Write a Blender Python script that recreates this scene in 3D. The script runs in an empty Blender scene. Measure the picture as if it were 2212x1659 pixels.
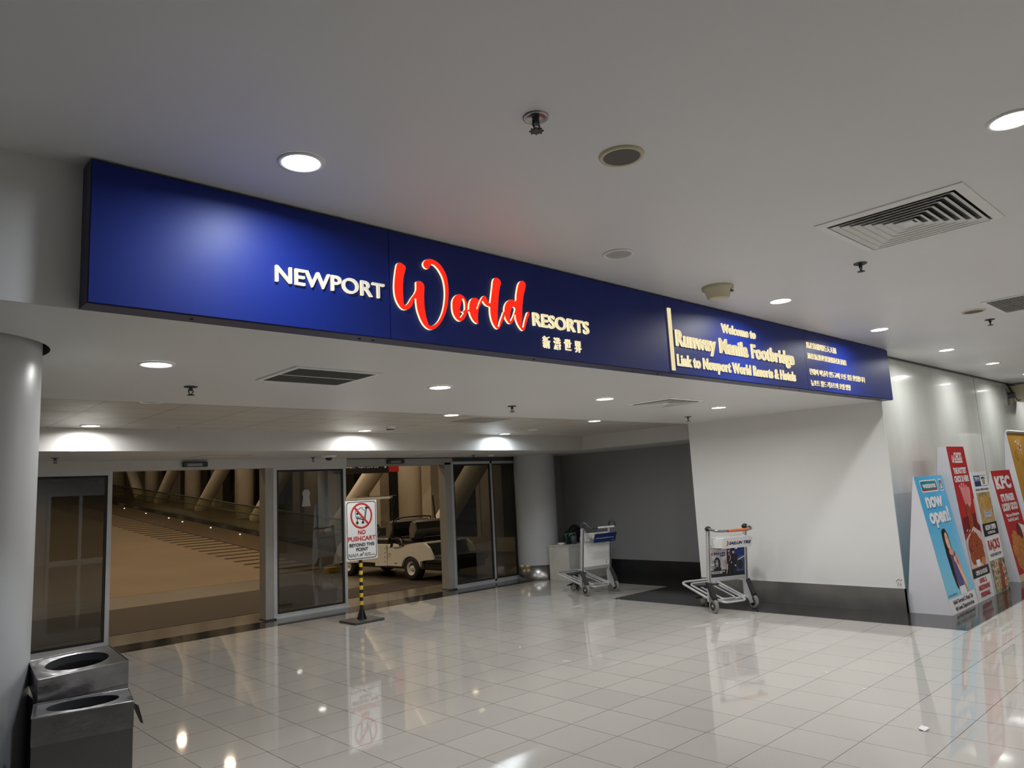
import bpy, bmesh, math, random
from mathutils import Vector, Matrix
random.seed(7)
S = bpy.context.scene
C = S.collection
PI = math.pi
R = math.radians

# ------------------------------------------------------------------ camera
FPX, PITCH, ROLL, YAW = 1577.96, 0.143784, -0.053021, 0.759401
fw = Vector((math.sin(YAW), math.cos(YAW), 0)); rt = Vector((math.cos(YAW), -math.sin(YAW), 0)); up = Vector((0, 0, 1))
Fv = math.cos(PITCH)*fw + math.sin(PITCH)*up
Uv = -math.sin(PITCH)*fw + math.cos(PITCH)*up
Xv = math.cos(ROLL)*rt + math.sin(ROLL)*Uv
Yv = -math.sin(ROLL)*rt + math.cos(ROLL)*Uv
cd = bpy.data.cameras.new('camera'); cam = bpy.data.objects.new('camera', cd); C.objects.link(cam)
cd.sensor_width = 36; cd.lens = 36*FPX/2212; cd.clip_start = .05; cd.clip_end = 300
cam.matrix_world = Matrix(((Xv.x, Yv.x, -Fv.x, 0), (Xv.y, Yv.y, -Fv.y, 0), (Xv.z, Yv.z, -Fv.z, 1.6), (0, 0, 0, 1)))
S.camera = cam
S.view_settings.view_transform = 'Standard'; S.view_settings.look = 'None'
S.view_settings.exposure = 0.38; S.view_settings.gamma = 1; S.view_settings.use_curve_mapping = False
W = bpy.data.worlds.new('night'); S.world = W; W.use_nodes = True
W.node_tree.nodes['Background'].inputs[0].default_value = (.6, .7, 1, 1)
W.node_tree.nodes['Background'].inputs[1].default_value = .004
try:
    S.cycles.use_denoising = True
    S.cycles.max_bounces = 10; S.cycles.diffuse_bounces = 6; S.cycles.transparent_max_bounces = 12
    S.cycles.sample_clamp_indirect = 8
except Exception: pass

# ------------------------------------------------------------------ materials
def srgb(r, g, b):
    f = lambda c: (c/255/12.92) if c/255 <= .04045 else ((c/255+.055)/1.055)**2.4
    return (f(r), f(g), f(b), 1)
def col(c):
    if len(c) == 4: return c
    return srgb(*c) if max(c) > 1 else (c[0], c[1], c[2], 1)
MATS = {}
def mat(name, c, rough=.5, metal=0, var=.06, scale=6., bump=0, spec=.5, coat=0, emit=None, estr=0, stretch=None):
    if name in MATS: return MATS[name]
    m = bpy.data.materials.new(name); m.use_nodes = True; N = m.node_tree.nodes; L = m.node_tree.links
    b = N['Principled BSDF']; c = col(c)
    tc = N.new('ShaderNodeTexCoord'); mp = N.new('ShaderNodeMapping'); no = N.new('ShaderNodeTexNoise')
    L.new(tc.outputs['Object'], mp.inputs[0]); L.new(mp.outputs[0], no.inputs['Vector'])
    if stretch: mp.inputs['Scale'].default_value = stretch
    no.inputs['Scale'].default_value = scale; no.inputs['Detail'].default_value = 4
    if var > 0:
        mr = N.new('ShaderNodeMapRange'); mr.inputs['To Min'].default_value = 1-var; mr.inputs['To Max'].default_value = 1+var
        mr.inputs['From Min'].default_value = .25; mr.inputs['From Max'].default_value = .75
        L.new(no.outputs['Fac'], mr.inputs['Value'])
        vm = N.new('ShaderNodeVectorMath'); vm.operation = 'SCALE'; vm.inputs[0].default_value = c[:3]
        L.new(mr.outputs[0], vm.inputs['Scale']); L.new(vm.outputs[0], b.inputs['Base Color'])
    else: b.inputs['Base Color'].default_value = c
    b.inputs['Roughness'].default_value = rough; b.inputs['Metallic'].default_value = metal
    b.inputs['Specular IOR Level'].default_value = spec; b.inputs['Coat Weight'].default_value = coat
    if bump:
        bp = N.new('ShaderNodeBump'); bp.inputs['Strength'].default_value = bump; bp.inputs['Distance'].default_value = .01
        L.new(no.outputs['Fac'], bp.inputs['Height']); L.new(bp.outputs[0], b.inputs['Normal'])
    if emit:
        b.inputs['Emission Color'].default_value = col(emit); b.inputs['Emission Strength'].default_value = estr
    MATS[name] = m; return m
def emis(name, c, s):
    m = bpy.data.materials.new(name); m.use_nodes = True; N = m.node_tree.nodes; L = m.node_tree.links
    N.remove(N['Principled BSDF']); e = N.new('ShaderNodeEmission'); e.inputs[0].default_value = col(c); e.inputs[1].default_value = s
    L.new(e.outputs[0], N['Material Output'].inputs[0]); MATS[name] = m; return m
def glass(name, tint, refl=1.0, ior=1.5):
    m = bpy.data.materials.new(name); m.use_nodes = True; N = m.node_tree.nodes; L = m.node_tree.links
    N.remove(N['Principled BSDF'])
    t = N.new('ShaderNodeBsdfTransparent'); t.inputs[0].default_value = (*tint, 1)
    g = N.new('ShaderNodeBsdfGlossy'); g.inputs['Roughness'].default_value = .01
    g.inputs['Color'].default_value = (refl, refl, refl, 1)
    f = N.new('ShaderNodeFresnel')
    ge = N.new('ShaderNodeNewGeometry'); mi = N.new('ShaderNodeMix'); mi.inputs[2].default_value = ior; mi.inputs[3].default_value = 1/ior
    L.new(ge.outputs['Backfacing'], mi.inputs[0]); L.new(mi.outputs[0], f.inputs[0]); x = N.new('ShaderNodeMixShader')
    L.new(f.outputs[0], x.inputs[0]); L.new(t.outputs[0], x.inputs[1]); L.new(g.outputs[0], x.inputs[2])
    L.new(x.outputs[0], N['Material Output'].inputs[0]); MATS[name] = m; return m
def tiled(name, c, grout, w, h, ox, oy, mortar=.0016, rough=.08, var=.035, spec=.5, soft=.0, swap=False, goff=0):
    m = bpy.data.materials.new(name); m.use_nodes = True; N = m.node_tree.nodes; L = m.node_tree.links
    b = N['Principled BSDF']; tc = N.new('ShaderNodeTexCoord'); mp = N.new('ShaderNodeMapping')
    mp.inputs['Location'].default_value = (-ox, -oy, 0)
    L.new(tc.outputs['Object'], mp.inputs[0])
    br = N.new('ShaderNodeTexBrick'); br.offset = goff; br.squash = 1; L.new(mp.outputs[0], br.inputs['Vector'])
    br.inputs['Scale'].default_value = 1; br.inputs['Brick Width'].default_value = w; br.inputs['Row Height'].default_value = h
    br.inputs['Mortar Size'].default_value = mortar; br.inputs['Mortar Smooth'].default_value = soft; br.inputs['Bias'].default_value = 0
    c = col(c); a = [x*(1-var) for x in c[:3]]; d = [x*(1+var) for x in c[:3]]
    br.inputs['Color1'].default_value = (*a, 1); br.inputs['Color2'].default_value = (*d, 1); br.inputs['Mortar'].default_value = col(grout)
    no = N.new('ShaderNodeTexNoise'); no.inputs['Scale'].default_value = 260; no.inputs['Detail'].default_value = 2
    L.new(tc.outputs['Object'], no.inputs['Vector'])
    mr = N.new('ShaderNodeMapRange'); mr.inputs['To Min'].default_value = .93; mr.inputs['To Max'].default_value = 1.07
    L.new(no.outputs['Fac'], mr.inputs['Value'])
    vm = N.new('ShaderNodeVectorMath'); vm.operation = 'SCALE'; L.new(br.outputs['Color'], vm.inputs[0]); L.new(mr.outputs[0], vm.inputs['Scale'])
    L.new(vm.outputs[0], b.inputs['Base Color'])
    n2 = N.new('ShaderNodeTexNoise'); n2.inputs['Scale'].default_value = 1.3; n2.inputs['Detail'].default_value = 3
    L.new(tc.outputs['Object'], n2.inputs['Vector'])
    r2 = N.new('ShaderNodeMapRange'); r2.inputs['To Min'].default_value = rough*.6; r2.inputs['To Max'].default_value = rough*1.5
    L.new(n2.outputs['Fac'], r2.inputs['Value']); L.new(r2.outputs[0], b.inputs['Roughness'])
    b.inputs['Specular IOR Level'].default_value = spec
    MATS[name] = m; return m
def perforated(name):
    m = bpy.data.materials.new(name); m.use_nodes = True; N = m.node_tree.nodes; L = m.node_tree.links
    b = N['Principled BSDF']; tc = N.new('ShaderNodeTexCoord'); sp = N.new('ShaderNodeSeparateXYZ'); L.new(tc.outputs['Object'], sp.inputs[0])
    ad = N.new('ShaderNodeMath'); ad.operation = 'ADD'; L.new(sp.outputs[0], ad.inputs[0]); L.new(sp.outputs[1], ad.inputs[1])
    cb = N.new('ShaderNodeCombineXYZ'); L.new(ad.outputs[0], cb.inputs[0]); L.new(sp.outputs[2], cb.inputs[1])
    mp = N.new('ShaderNodeMapping'); mp.inputs['Rotation'].default_value = (0, 0, R(45)); L.new(cb.outputs[0], mp.inputs[0])
    v = N.new('ShaderNodeTexVoronoi'); v.voronoi_dimensions = '2D'; v.inputs['Scale'].default_value = 300; v.inputs['Randomness'].default_value = 0
    L.new(mp.outputs[0], v.inputs['Vector'])
    lt = N.new('ShaderNodeMath'); lt.operation = 'LESS_THAN'; lt.inputs[1].default_value = .33; L.new(v.outputs['Distance'], lt.inputs[0])
    mx = N.new('ShaderNodeMix'); mx.data_type = 'RGBA'; L.new(lt.outputs[0], mx.inputs[0])
    mx.inputs[6].default_value = (.30, .30, .31, 1); mx.inputs[7].default_value = (.004, .004, .004, 1)
    L.new(mx.outputs[2], b.inputs['Base Color']); b.inputs['Roughness'].default_value = .35
    iv = N.new('ShaderNodeMath'); iv.operation = 'SUBTRACT'; iv.inputs[0].default_value = 1; L.new(lt.outputs[0], iv.inputs[1]); L.new(iv.outputs[0], b.inputs['Metallic'])
    MATS[name] = m; return m
def food(name, stops, scale=30, emitless=True):
    m = bpy.data.materials.new(name); m.use_nodes = True; N = m.node_tree.nodes; L = m.node_tree.links
    b = N['Principled BSDF']; tc = N.new('ShaderNodeTexCoord'); no = N.new('ShaderNodeTexNoise')
    no.inputs['Scale'].default_value = scale; no.inputs['Detail'].default_value = 6; no.inputs['Roughness'].default_value = .65
    L.new(tc.outputs['Object'], no.inputs['Vector']); cr = N.new('ShaderNodeValToRGB'); L.new(no.outputs['Fac'], cr.inputs[0])
    e = cr.color_ramp.elements; e[0].position = .3; e[0].color = col(stops[0]); e[1].position = .7; e[1].color = col(stops[-1])
    for i, s in enumerate(stops[1:-1]): q = e.new(.3+.4*(i+1)/(len(stops)-1)); q.color = col(s)
    L.new(cr.outputs[0], b.inputs['Base Color']); b.inputs['Roughness'].default_value = .4
    MATS[name] = m; return m
def ramp_mat(name, c0, c1, axis, a, b_, rough=.4):
    m = bpy.data.materials.new(name); m.use_nodes = True; N = m.node_tree.nodes; L = m.node_tree.links
    b = N['Principled BSDF']; tc = N.new('ShaderNodeTexCoord'); sp = N.new('ShaderNodeSeparateXYZ'); L.new(tc.outputs['Object'], sp.inputs[0])
    mr = N.new('ShaderNodeMapRange'); mr.inputs['From Min'].default_value = a; mr.inputs['From Max'].default_value = b_; L.new(sp.outputs[axis], mr.inputs['Value'])
    mx = N.new('ShaderNodeMix'); mx.data_type = 'RGBA'; L.new(mr.outputs[0], mx.inputs[0]); mx.inputs[6].default_value = col(c0); mx.inputs[7].default_value = col(c1)
    L.new(mx.outputs[2], b.inputs['Base Color']); b.inputs['Roughness'].default_value = rough; MATS[name] = m; return m

M_ceil = mat('ceiling_paint', (.75, .75, .755), .42, var=.03, scale=.8, bump=.05)
M_ceil2 = mat('lower_ceiling_paint', (.72, .72, .70), .40, var=.03, scale=.9, bump=.06)
M_wall = mat('wall_paint', (.76, .755, .735), .5, var=.025, scale=1.2)
M_shaded_wall = mat('shaded_grey_wall', (.33, .33, .335), .5, var=.03, scale=1.0)  # far wall, with its shade mixed into the grey
M_col = mat('column_paint', (.50, .51, .52), .32, var=.04, scale=2.0)
M_bulk = mat('bulkhead_paint', (.62, .61, .58), .45, var=.04, scale=1.3)
M_steel = mat('brushed_steel', (.36, .35, .34), .28, 1, var=.12, scale=5, stretch=(1, 1, 14))
M_kick = mat('dull_steel_kick_plate', (.30, .29, .28), .3, .75, var=.2, scale=3, bump=.1)
M_kick_dark = mat('black_skirting', (.02, .02, .021), .22, 0, var=.2, scale=3)
M_chrome = mat('polished_steel', (.30, .30, .315), .22, 1, var=.3, scale=5, bump=.7)
M_alu = mat('anodised_aluminium', (.60, .61, .62), .38, .45, var=.05, scale=8)
M_alud = mat('brown_aluminium', (.37, .36, .34), .45, .3, var=.05, scale=8)
M_black = mat('black_plastic', (.012, .012, .013), .4, 0, var=.2)
M_dark = mat('dark_grey_plastic', (.05, .052, .055), .4, 0, var=.15)
M_white = mat('white_plastic', (.82, .82, .81), .4, 0, var=.03)
M_cream = mat('cream_trim', (.60, .55, .38), .4, 0, var=.04)
M_dirt = mat('scuffed_white_board', (.60, .585, .54), .5, 0, var=.1, scale=7)
M_rub = mat('rubber', (.018, .018, .018), .6, 0, var=.2)
M_tyre = mat('grey_rubber_tyre', (.22, .21, .19), .55, 0, var=.12)
M_blue = mat('blue_sign_panel', (.006, .021, .20), .46, 0, var=.05, scale=1.5, spec=.3)
M_bluee = mat('navy_sign_edge', (.03, .03, .09), .4, 0, var=.05)
M_wallp = mat('glossy_cream_panel', (.66, .68, .63), .16, 0, var=.06, scale=1.6, stretch=(2.2, 1, .35), bump=.10, coat=.3)
M_tile = tiled('polished_beige_tile', (.475, .455, .42), (.10, .08, .07), .401805, .401805, 3.02447, 4.42786, mortar=.0021, rough=.035, spec=1.0)
M_joint = mat('grey_joint', (.30, .31, .29), .4)
M_gran = tiled('black_granite_tile', (.028, .027, .028), (.12, .12, .12), .401805, .401805, 3.02447, 4.42786, mortar=.001, rough=.1)
M_thr = mat('threshold_stone', (.20, .175, .14), .15, 0, var=.08, scale=4)
M_land = mat('landing_tile', (.095, .078, .054), .45, 0, var=.06, scale=2)
M_ramp = mat('tan_ramp_vinyl', (.16, .12, .077), .7, 0, var=.10, scale=.7, spec=.2)
M_strip = mat('brown_antislip', (.05, .033, .018), .8, 0, var=.1, spec=.1)
M_gutter = mat('brown_side_floor', (.08, .053, .028), .4, 0, var=.1)
M_mat = mat('brown_carpet_mat', (.035, .026, .018), .9, 0, var=.15, scale=60)
M_bcol = mat('cream_steel_tube', (.72, .66, .55), .35, 0, var=.06, scale=2)
M_mull = mat('tan_mullion', (.42, .37, .29), .45, 0, var=.06)
M_night = mat('night_glass', (.004, .004, .005), .04, 0, var=0)
M_glass = glass('tinted_door_glass', (.50, .51, .49), ior=1.75)
M_clear = glass('green_balustrade_glass', (.78, .81, .68))
M_panel = tiled('ceiling_panels', (.56, .52, .46), (.08, .07, .06), .6095, .37, 1.572, 5.87, mortar=.004, rough=.35, var=.03)
M_red = emis('lit_red_acrylic', (1.0, .025, .012), .85)
M_cr = emis('lit_cream_edge', (1.0, .86, .55), .85)
M_cf = emis('lit_cream_face', (.95, .80, .46), .70)
M_wf = mat('white_letter_face', (.62, .62, .62), .35, 0, var=.03, emit=(1, .9, .7), estr=.32)
M_bulb = emis('lamp_white', (1, .98, .94), 14)
M_bulbc = emis('lamp_cool', (.82, .92, 1), 14)
M_orange = mat('orange_grip', (.62, .17, .06), .45, 0, var=.15, scale=30)
M_yel = mat('yellow_tape', (.75, .52, .03), .45, 0, var=.08)
M_buggy = mat('white_buggy_body', (.80, .79, .75), .22, 0, var=.04, coat=.4)
M_vinyl = mat('black_vinyl', (.010, .010, .010), .35, 0, var=.2)
M_perf = perforated('perforated_steel')
M_inkred = mat('sign_red', srgb(190, 45, 40), .4, 0, var=0)
M_inkblk = mat('sign_black', (.012, .012, .014), .4, 0, var=0)
M_inkwht = mat('print_white', (.72, .72, .72), .4, 0, var=0)
M_signw = mat('sign_white', (.74, .75, .75), .35, 0, var=0)
M_navy = mat('print_navy', (.012, .03, .12), .4, 0, var=0)

# ------------------------------------------------------------------ mesh builder
class MB:
    def __init__(s): s.v = []; s.f = []; s.m = []; s.mats = []; s.sm = []
    def mi(s, m):
        if m not in s.mats: s.mats.append(m)
        return s.mats.index(m)
    def add(s, vs, fs, m, T=None, smooth=False):
        o = len(s.v); k = s.mi(m)
        for p in vs:
            p = Vector(p)
            if T is not None: p = T @ p
            s.v.append(p[:])
        for f in fs: s.f.append([i+o for i in f]); s.m.append(k); s.sm.append(smooth)
        return s
    def box(s, a, b, m, T=None, bev=0):
        (x0, y0, z0), (x1, y1, z1) = a, b
        if bev:
            bm = bmesh.new(); bmesh.ops.create_cube(bm, size=1)
            for v in bm.verts: v.co = Vector(((x0+x1)/2+v.co.x*(x1-x0), (y0+y1)/2+v.co.y*(y1-y0), (z0+z1)/2+v.co.z*(z1-z0)))
            bmesh.ops.bevel(bm, geom=bm.edges[:], offset=bev, segments=2, affect='EDGES', profile=.5)
            bm.verts.index_update(); vs = [v.co.copy() for v in bm.verts]; fs = [[v.index for v in f.verts] for f in bm.faces]; bm.free()
            return s.add(vs, fs, m, T)
        vs = [(x0, y0, z0), (x1, y0, z0), (x1, y1, z0), (x0, y1, z0), (x0, y0, z1), (x1, y0, z1), (x1, y1, z1), (x0, y1, z1)]
        return s.add(vs, [(0, 3, 2, 1), (4, 5, 6, 7), (0, 1, 5, 4), (1, 2, 6, 5), (2, 3, 7, 6), (3, 0, 4, 7)], m, T)
    def cyl(s, p, q, r, m, n=20, r2=None, caps=True, T=None):
        p, q = Vector(p), Vector(q); r2 = r if r2 is None else r2
        d = (q-p).normalized(); a = d.orthogonal().normalized(); b = d.cross(a)
        vs = []
        for i in range(n):
            t = 2*PI*i/n; u = a*math.cos(t)+b*math.sin(t); vs += [p+u*r, q+u*r2]
        s.add(vs, [(2*i, 2*((i+1) % n), 2*((i+1) % n)+1, 2*i+1) for i in range(n)], m, T, True)
        if caps: s.add([vs[2*i] for i in range(n)], [tuple(range(n))[::-1]], m, T); s.add([vs[2*i+1] for i in range(n)], [tuple(range(n))], m, T)
        return s
    def tube(s, pts, r, m, n=10, T=None, closed=False, flat=1.0):
        pts = [Vector(p) for p in pts]; k = len(pts); vs = []; prev = None
        for i, p in enumerate(pts):
            if closed: d = pts[(i+1) % k]-pts[i-1]
            else: d = pts[min(i+1, k-1)]-pts[max(i-1, 0)]
            d.normalize()
            a = (prev - d*prev.dot(d)) if prev is not None else d.orthogonal()
            if a.length < 1e-6: a = d.orthogonal()
            a.normalize(); prev = a; b = d.cross(a)
            for j in range(n):
                t = 2*PI*j/n; vs.append(p+a*math.cos(t)*r+b*math.sin(t)*r*flat)
        fs = []
        for i in range(k if closed else k-1):
            i2 = (i+1) % k
            for j in range(n): j2 = (j+1) % n; fs.append((i*n+j, i*n+j2, i2*n+j2, i2*n+j))
        s.add(vs, fs, m, T, True)
        if not closed: s.add(vs[:n], [tuple(range(n))[::-1]], m, T); s.add(vs[-n:], [tuple(range(n))], m, T)
        return s
    def lathe(s, prof, m, n=28, T=None, center=(0, 0, 0)):
        vs = []; k = len(prof); cx, cy, cz = center
        for i in range(n):
            t = 2*PI*i/n
            for r, z in prof: vs.append((cx+r*math.cos(t), cy+r*math.sin(t), cz+z))
        fs = [(i*k+j, ((i+1) % n)*k+j, ((i+1) % n)*k+j+1, i*k+j+1) for i in range(n) for j in range(k-1)]
        return s.add(vs, fs, m, T, True)
    def prism(s, poly, d0, d1, m, axis='x', T=None, m2=None):
        # poly = list of 2-D points; axis the extrusion axis: x -> (y,z), y -> (x,z), z -> (x,y)
        f = {'x': lambda a, b, d: (d, a, b), 'y': lambda a, b, d: (a, d, b), 'z': lambda a, b, d: (a, b, d)}[axis]
        n = len(poly); v0 = [f(a, b, d0) for a, b in poly]; v1 = [f(a, b, d1) for a, b in poly]
        s.add(v0+v1, [(i, (i+1) % n, n+(i+1) % n, n+i) for i in range(n)], m2 or m, T)
        s.add(v0, [tuple(range(n))[::-1]], m, T); s.add(v1, [tuple(range(n))], m, T)
        return s
    def build(s, name, parent=None, loc=(0, 0, 0), rz=0, fix=True):
        me = bpy.data.meshes.new(name); me.from_pydata([tuple(v) for v in s.v], [], s.f)
        for m in s.mats: me.materials.append(m)
        for p, k, sm in zip(me.polygons, s.m, s.sm): p.material_index = k; p.use_smooth = sm
        if fix:
            bm = bmesh.new(); bm.from_mesh(me); bmesh.ops.recalc_face_normals(bm, faces=bm.faces); bm.to_mesh(me); bm.free()
        me.update(); o = bpy.data.objects.new(name, me); C.objects.link(o)
        if parent is not None: o.parent = parent
        o.location = loc; o.rotation_euler = (0, 0, rz); return o
def tag(o, label, cat, group=None, kind=None):
    if label: o['label'] = label
    if cat: o['category'] = cat
    if group: o['group'] = group
    if kind: o['kind'] = kind
    return o
def thing(name, label, cat, loc=(0, 0, 0), rz=0, group=None):
    o = bpy.data.objects.new(name, None); C.objects.link(o); o.empty_display_size = .1
    o.location = loc; o.rotation_euler = (0, 0, rz); return tag(o, label, cat, group)
def struct(o): o['kind'] = 'structure'; return o
def kids(o): return [c for c in list(bpy.data.objects) if c.parent == o]
def dup(root, loc, rz=None, label=None):
    r = root.copy(); C.objects.link(r); r.location = loc
    if rz is not None: r.rotation_euler = (0, 0, rz)
    if label: r['label'] = label
    for ch in kids(root):
        c = ch.copy(); C.objects.link(c); c.parent = r
        for g in kids(ch): d = g.copy(); C.objects.link(d); d.parent = c
    return r
# ------------------------------------------------------------------ lettering
_tc = {}
def text_geo(body, bold=0.0, extrude=0.0, space=1.0):
    key = (body, bold, extrude, space)
    if key in _tc: return _tc[key]
    c = bpy.data.curves.new('t', 'FONT'); c.body = body; c.size = 1; c.offset = bold; c.extrude = extrude; c.space_character = space; c.resolution_u = 4
    o = bpy.data.objects.new('t', c); C.objects.link(o); bpy.context.view_layer.update()
    me = bpy.data.meshes.new_from_object(o.evaluated_get(bpy.context.evaluated_depsgraph_get()))
    vs = [v.co.copy() for v in me.vertices]; fs = [tuple(p.vertices) for p in me.polygons]
    fn = [abs(p.normal.z) > .7 for p in me.polygons]
    bpy.data.objects.remove(o); bpy.data.curves.remove(c); bpy.data.meshes.remove(me)
    _tc[key] = (vs, fs, fn); return _tc[key]
def shape_geo(loops, extrude):
    c = bpy.data.curves.new('s', 'CURVE'); c.dimensions = '2D'; c.fill_mode = 'BOTH'; c.extrude = extrude; c.resolution_u = 3
    for L in loops:
        sp = c.splines.new('BEZIER'); sp.bezier_points.add(len(L)-1)
        for p, q in zip(sp.bezier_points, L): p.co = (q[0], q[1], 0); p.handle_left_type = p.handle_right_type = 'AUTO'
        sp.use_cyclic_u = True
    o = bpy.data.objects.new('s', c); C.objects.link(o); bpy.context.view_layer.update()
    me = bpy.data.meshes.new_from_object(o.evaluated_get(bpy.context.evaluated_depsgraph_get()))
    vs = [v.co.copy() for v in me.vertices]; fs = [tuple(p.vertices) for p in me.polygons]; fn = [abs(p.normal.z) > .7 for p in me.polygons]
    bpy.data.objects.remove(o); bpy.data.curves.remove(c); bpy.data.meshes.remove(me); return vs, fs, fn
CAP = .72
class Print:
    """flat print on a plane: origin O, unit U across, unit V up, N outwards (metres)"""
    def __init__(s, O, U, V, N, step=.00025): s.O, s.U, s.V, s.N = Vector(O), Vector(U).normalized(), Vector(V).normalized(), Vector(N).normalized(); s.mb = MB(); s.k = 0; s.step = step
    def P(s, u, v, h=0): return s.O+s.U*u+s.V*v+s.N*(s.k*s.step+h)
    def poly(s, pts, m, up=True):
        s.k += 1 if up else 0; s.mb.add([s.P(u, v) for u, v in pts], [tuple(range(len(pts)))], m); return s
    def rect(s, u0, v0, u1, v1, m): return s.poly([(u0, v0), (u1, v0), (u1, v1), (u0, v1)], m)
    def rrect(s, u0, v0, u1, v1, r, m):
        pts = []
        for cx, cy, a in ((u1-r, v1-r, 0), (u0+r, v1-r, 90), (u0+r, v0+r, 180), (u1-r, v0+r, 270)):
            pts += [(cx+r*math.cos(R(a+t)), cy+r*math.sin(R(a+t))) for t in (0, 30, 60, 90)]
        return s.poly(pts, m)
    def ell(s, u, v, a, b, m, n=24, rot=0):
        c, q = math.cos(rot), math.sin(rot)
        return s.poly([(u+a*math.cos(2*PI*i/n)*c-b*math.sin(2*PI*i/n)*q, v+a*math.cos(2*PI*i/n)*q+b*math.sin(2*PI*i/n)*c) for i in range(n)], m)
    def line(s, pts, w, m):
        s.k += 1
        for (a, b), (c, d) in zip(pts, pts[1:]):
            L = math.hypot(c-a, d-b) or 1; x, y = -(d-b)/L*w/2, (c-a)/L*w/2; ex, ey = (c-a)/L*w*.3, (d-b)/L*w*.3
            s.mb.add([s.P(a+x-ex, b+y-ey), s.P(a-x-ex, b-y-ey), s.P(c-x+ex, d-y+ey), s.P(c+x+ex, d+y+ey)], [(0, 1, 2, 3)], m)
        return s
    def ring(s, u, v, r0, r1, m, n=36):
        s.k += 1; vs = []
        for i in range(n): t = 2*PI*i/n; vs += [s.P(u+r0*math.cos(t), v+r0*math.sin(t)), s.P(u+r1*math.cos(t), v+r1*math.sin(t))]
        s.mb.add(vs, [(2*i, 2*i+1, 2*((i+1) % n)+1, 2*((i+1) % n)) for i in range(n)], m); return s
    def text(s, body, u, v, h, m, w=None, bold=.02, align='l', thick=0, side=None, slant=0, cap=CAP, space=1.0):
        """baseline start u,v; h = capital height; w = full width"""
        s.k += 1
        vs, fs, fn = text_geo(body, bold, .5 if thick else 0, space)
        if not vs: return s
        x0 = min(p.x for p in vs); x1 = max(p.x for p in vs); k = h/cap; kx = w/(x1-x0) if w else k
        W_ = (x1-x0)*kx; off = {'l': 0, 'c': -W_/2, 'r': -W_}[align]
        pts = [s.O+s.U*(u+off+(p.x-x0)*kx+p.y*k*slant)+s.V*(v+p.y*k)+s.N*(s.k*s.step+((p.z+.5)*thick if thick else 0)) for p in vs]
        if thick and side is not None:
            s.mb.add(pts, [f for f, q in zip(fs, fn) if q], m); s.mb.add(pts, [f for f, q in zip(fs, fn) if not q], side)
        else: s.mb.add(pts, fs, m)
        return s
    def shape(s, loops, m, thick, side):
        s.k += 1; vs, fs, fn = shape_geo(loops, .5)
        pts = [s.O+s.U*p.x+s.V*p.y+s.N*(s.k*s.step+(p.z+.5)*thick) for p in vs]
        s.mb.add(pts, [f for f, q in zip(fs, fn) if q], m); s.mb.add(pts, [f for f, q in zip(fs, fn) if not q], side); return s
    def build(s, name, parent=None, offset=None):
        if offset is not None: s.mb.v = [(Vector(v)-Vector(offset))[:] for v in s.mb.v]
        return s.mb.build(name, parent, fix=False)
SCRIPT_LOOPS = [('W', [[2145,2812,2160,2818,2181,2812,2195,2802,2193,2781,2183,2754,2177,2720,2174,2672,2175,2625,2182,2590,2193,2593,2223,2632,2258,2681,2261,2708,2263,2730,2269,2734,2289,2737,2304,2731,2313,2720,2313,2693,2310,2656,2310,2611,2315,2567,2326,2525,2340,2498,2363,2502,2392,2521,2419,2558,2439,2603,2451,2653,2456,2700,2453,2745,2443,2782,2424,2813,2402,2835,2375,2847,2363,2843,2356,2830,2351,2821,2342,2816,2326,2817,2315,2827,2312,2840,2321,2856,2337,2869,2362,2875,2394,2871,2424,2858,2448,2835,2468,2802,2478,2761,2481,2719,2476,2665,2465,2614,2444,2565,2417,2524,2388,2495,2358,2479,2335,2478,2311,2490,2290,2513,2274,2544,2262,2579,2257,2619,2254,2637,2231,2597,2208,2574,2184,2565,2163,2569,2143,2588,2127,2618,2120,2657,2121,2704,2128,2752,2135,2786]]), ('o', [[2516,2678,2534,2696,2556,2705,2580,2701,2599,2686,2609,2664,2612,2633,2607,2605,2593,2576,2575,2557,2555,2549,2533,2556,2515,2574,2505,2600,2503,2630,2506,2658], [2581,2684,2588,2679,2594,2662,2595,2639,2590,2616,2558,2611,2561,2634,2569,2659], [2556,2600,2582,2600,2571,2585,2562,2573,2555,2569,2554,2587]]), ('r', [[2604,2610,2607,2618,2623,2626,2626,2647,2634,2674,2649,2693,2667,2700,2688,2698,2700,2688,2693,2672,2686,2655,2681,2635,2694,2656,2714,2691,2731,2715,2747,2724,2759,2717,2766,2702,2778,2686,2796,2683,2795,2665,2769,2665,2749,2672,2734,2688,2730,2691,2716,2671,2698,2641,2690,2608,2687,2576,2688,2552,2670,2553,2649,2568,2633,2593,2623,2615]]), ('l', [[2825,2837,2839,2847,2860,2847,2878,2835,2881,2825,2869,2787,2859,2744,2851,2694,2845,2645,2841,2595,2840,2549,2858,2581,2883,2629,2898,2649,2899,2627,2883,2593,2862,2558,2842,2537,2824,2541,2804,2563,2791,2593,2785,2633,2788,2677,2799,2731,2811,2786]]), ('d', [[2898,2647,2903,2681,2918,2707,2941,2725,2969,2733,2994,2726,3005,2766,3017,2809,3033,2846,3058,2864,3077,2861,3089,2846,3083,2819,3069,2783,3057,2739,3048,2684,3042,2620,3041,2568,3061,2606,3084,2655,3097,2673,3106,2670,3091,2631,3071,2586,3054,2553,3042,2550,3021,2564,3001,2590,2989,2622,2985,2642,2974,2612,2956,2587,2942,2580,2923,2587,2906,2608,2898,2631], [2969,2688,2988,2682,2983,2658,2970,2632,2955,2610,2941,2596,2941,2620,2950,2654]])]

# =================================================================== SETTING
YB = 3.22          # face of the dropped beam
YF = 9.95          # door facade
def slab(name, boxes, parent=None):
    mb = MB()
    for a, b, m in boxes: mb.box(a, b, m)
    return struct(mb.build(name, parent))
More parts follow.
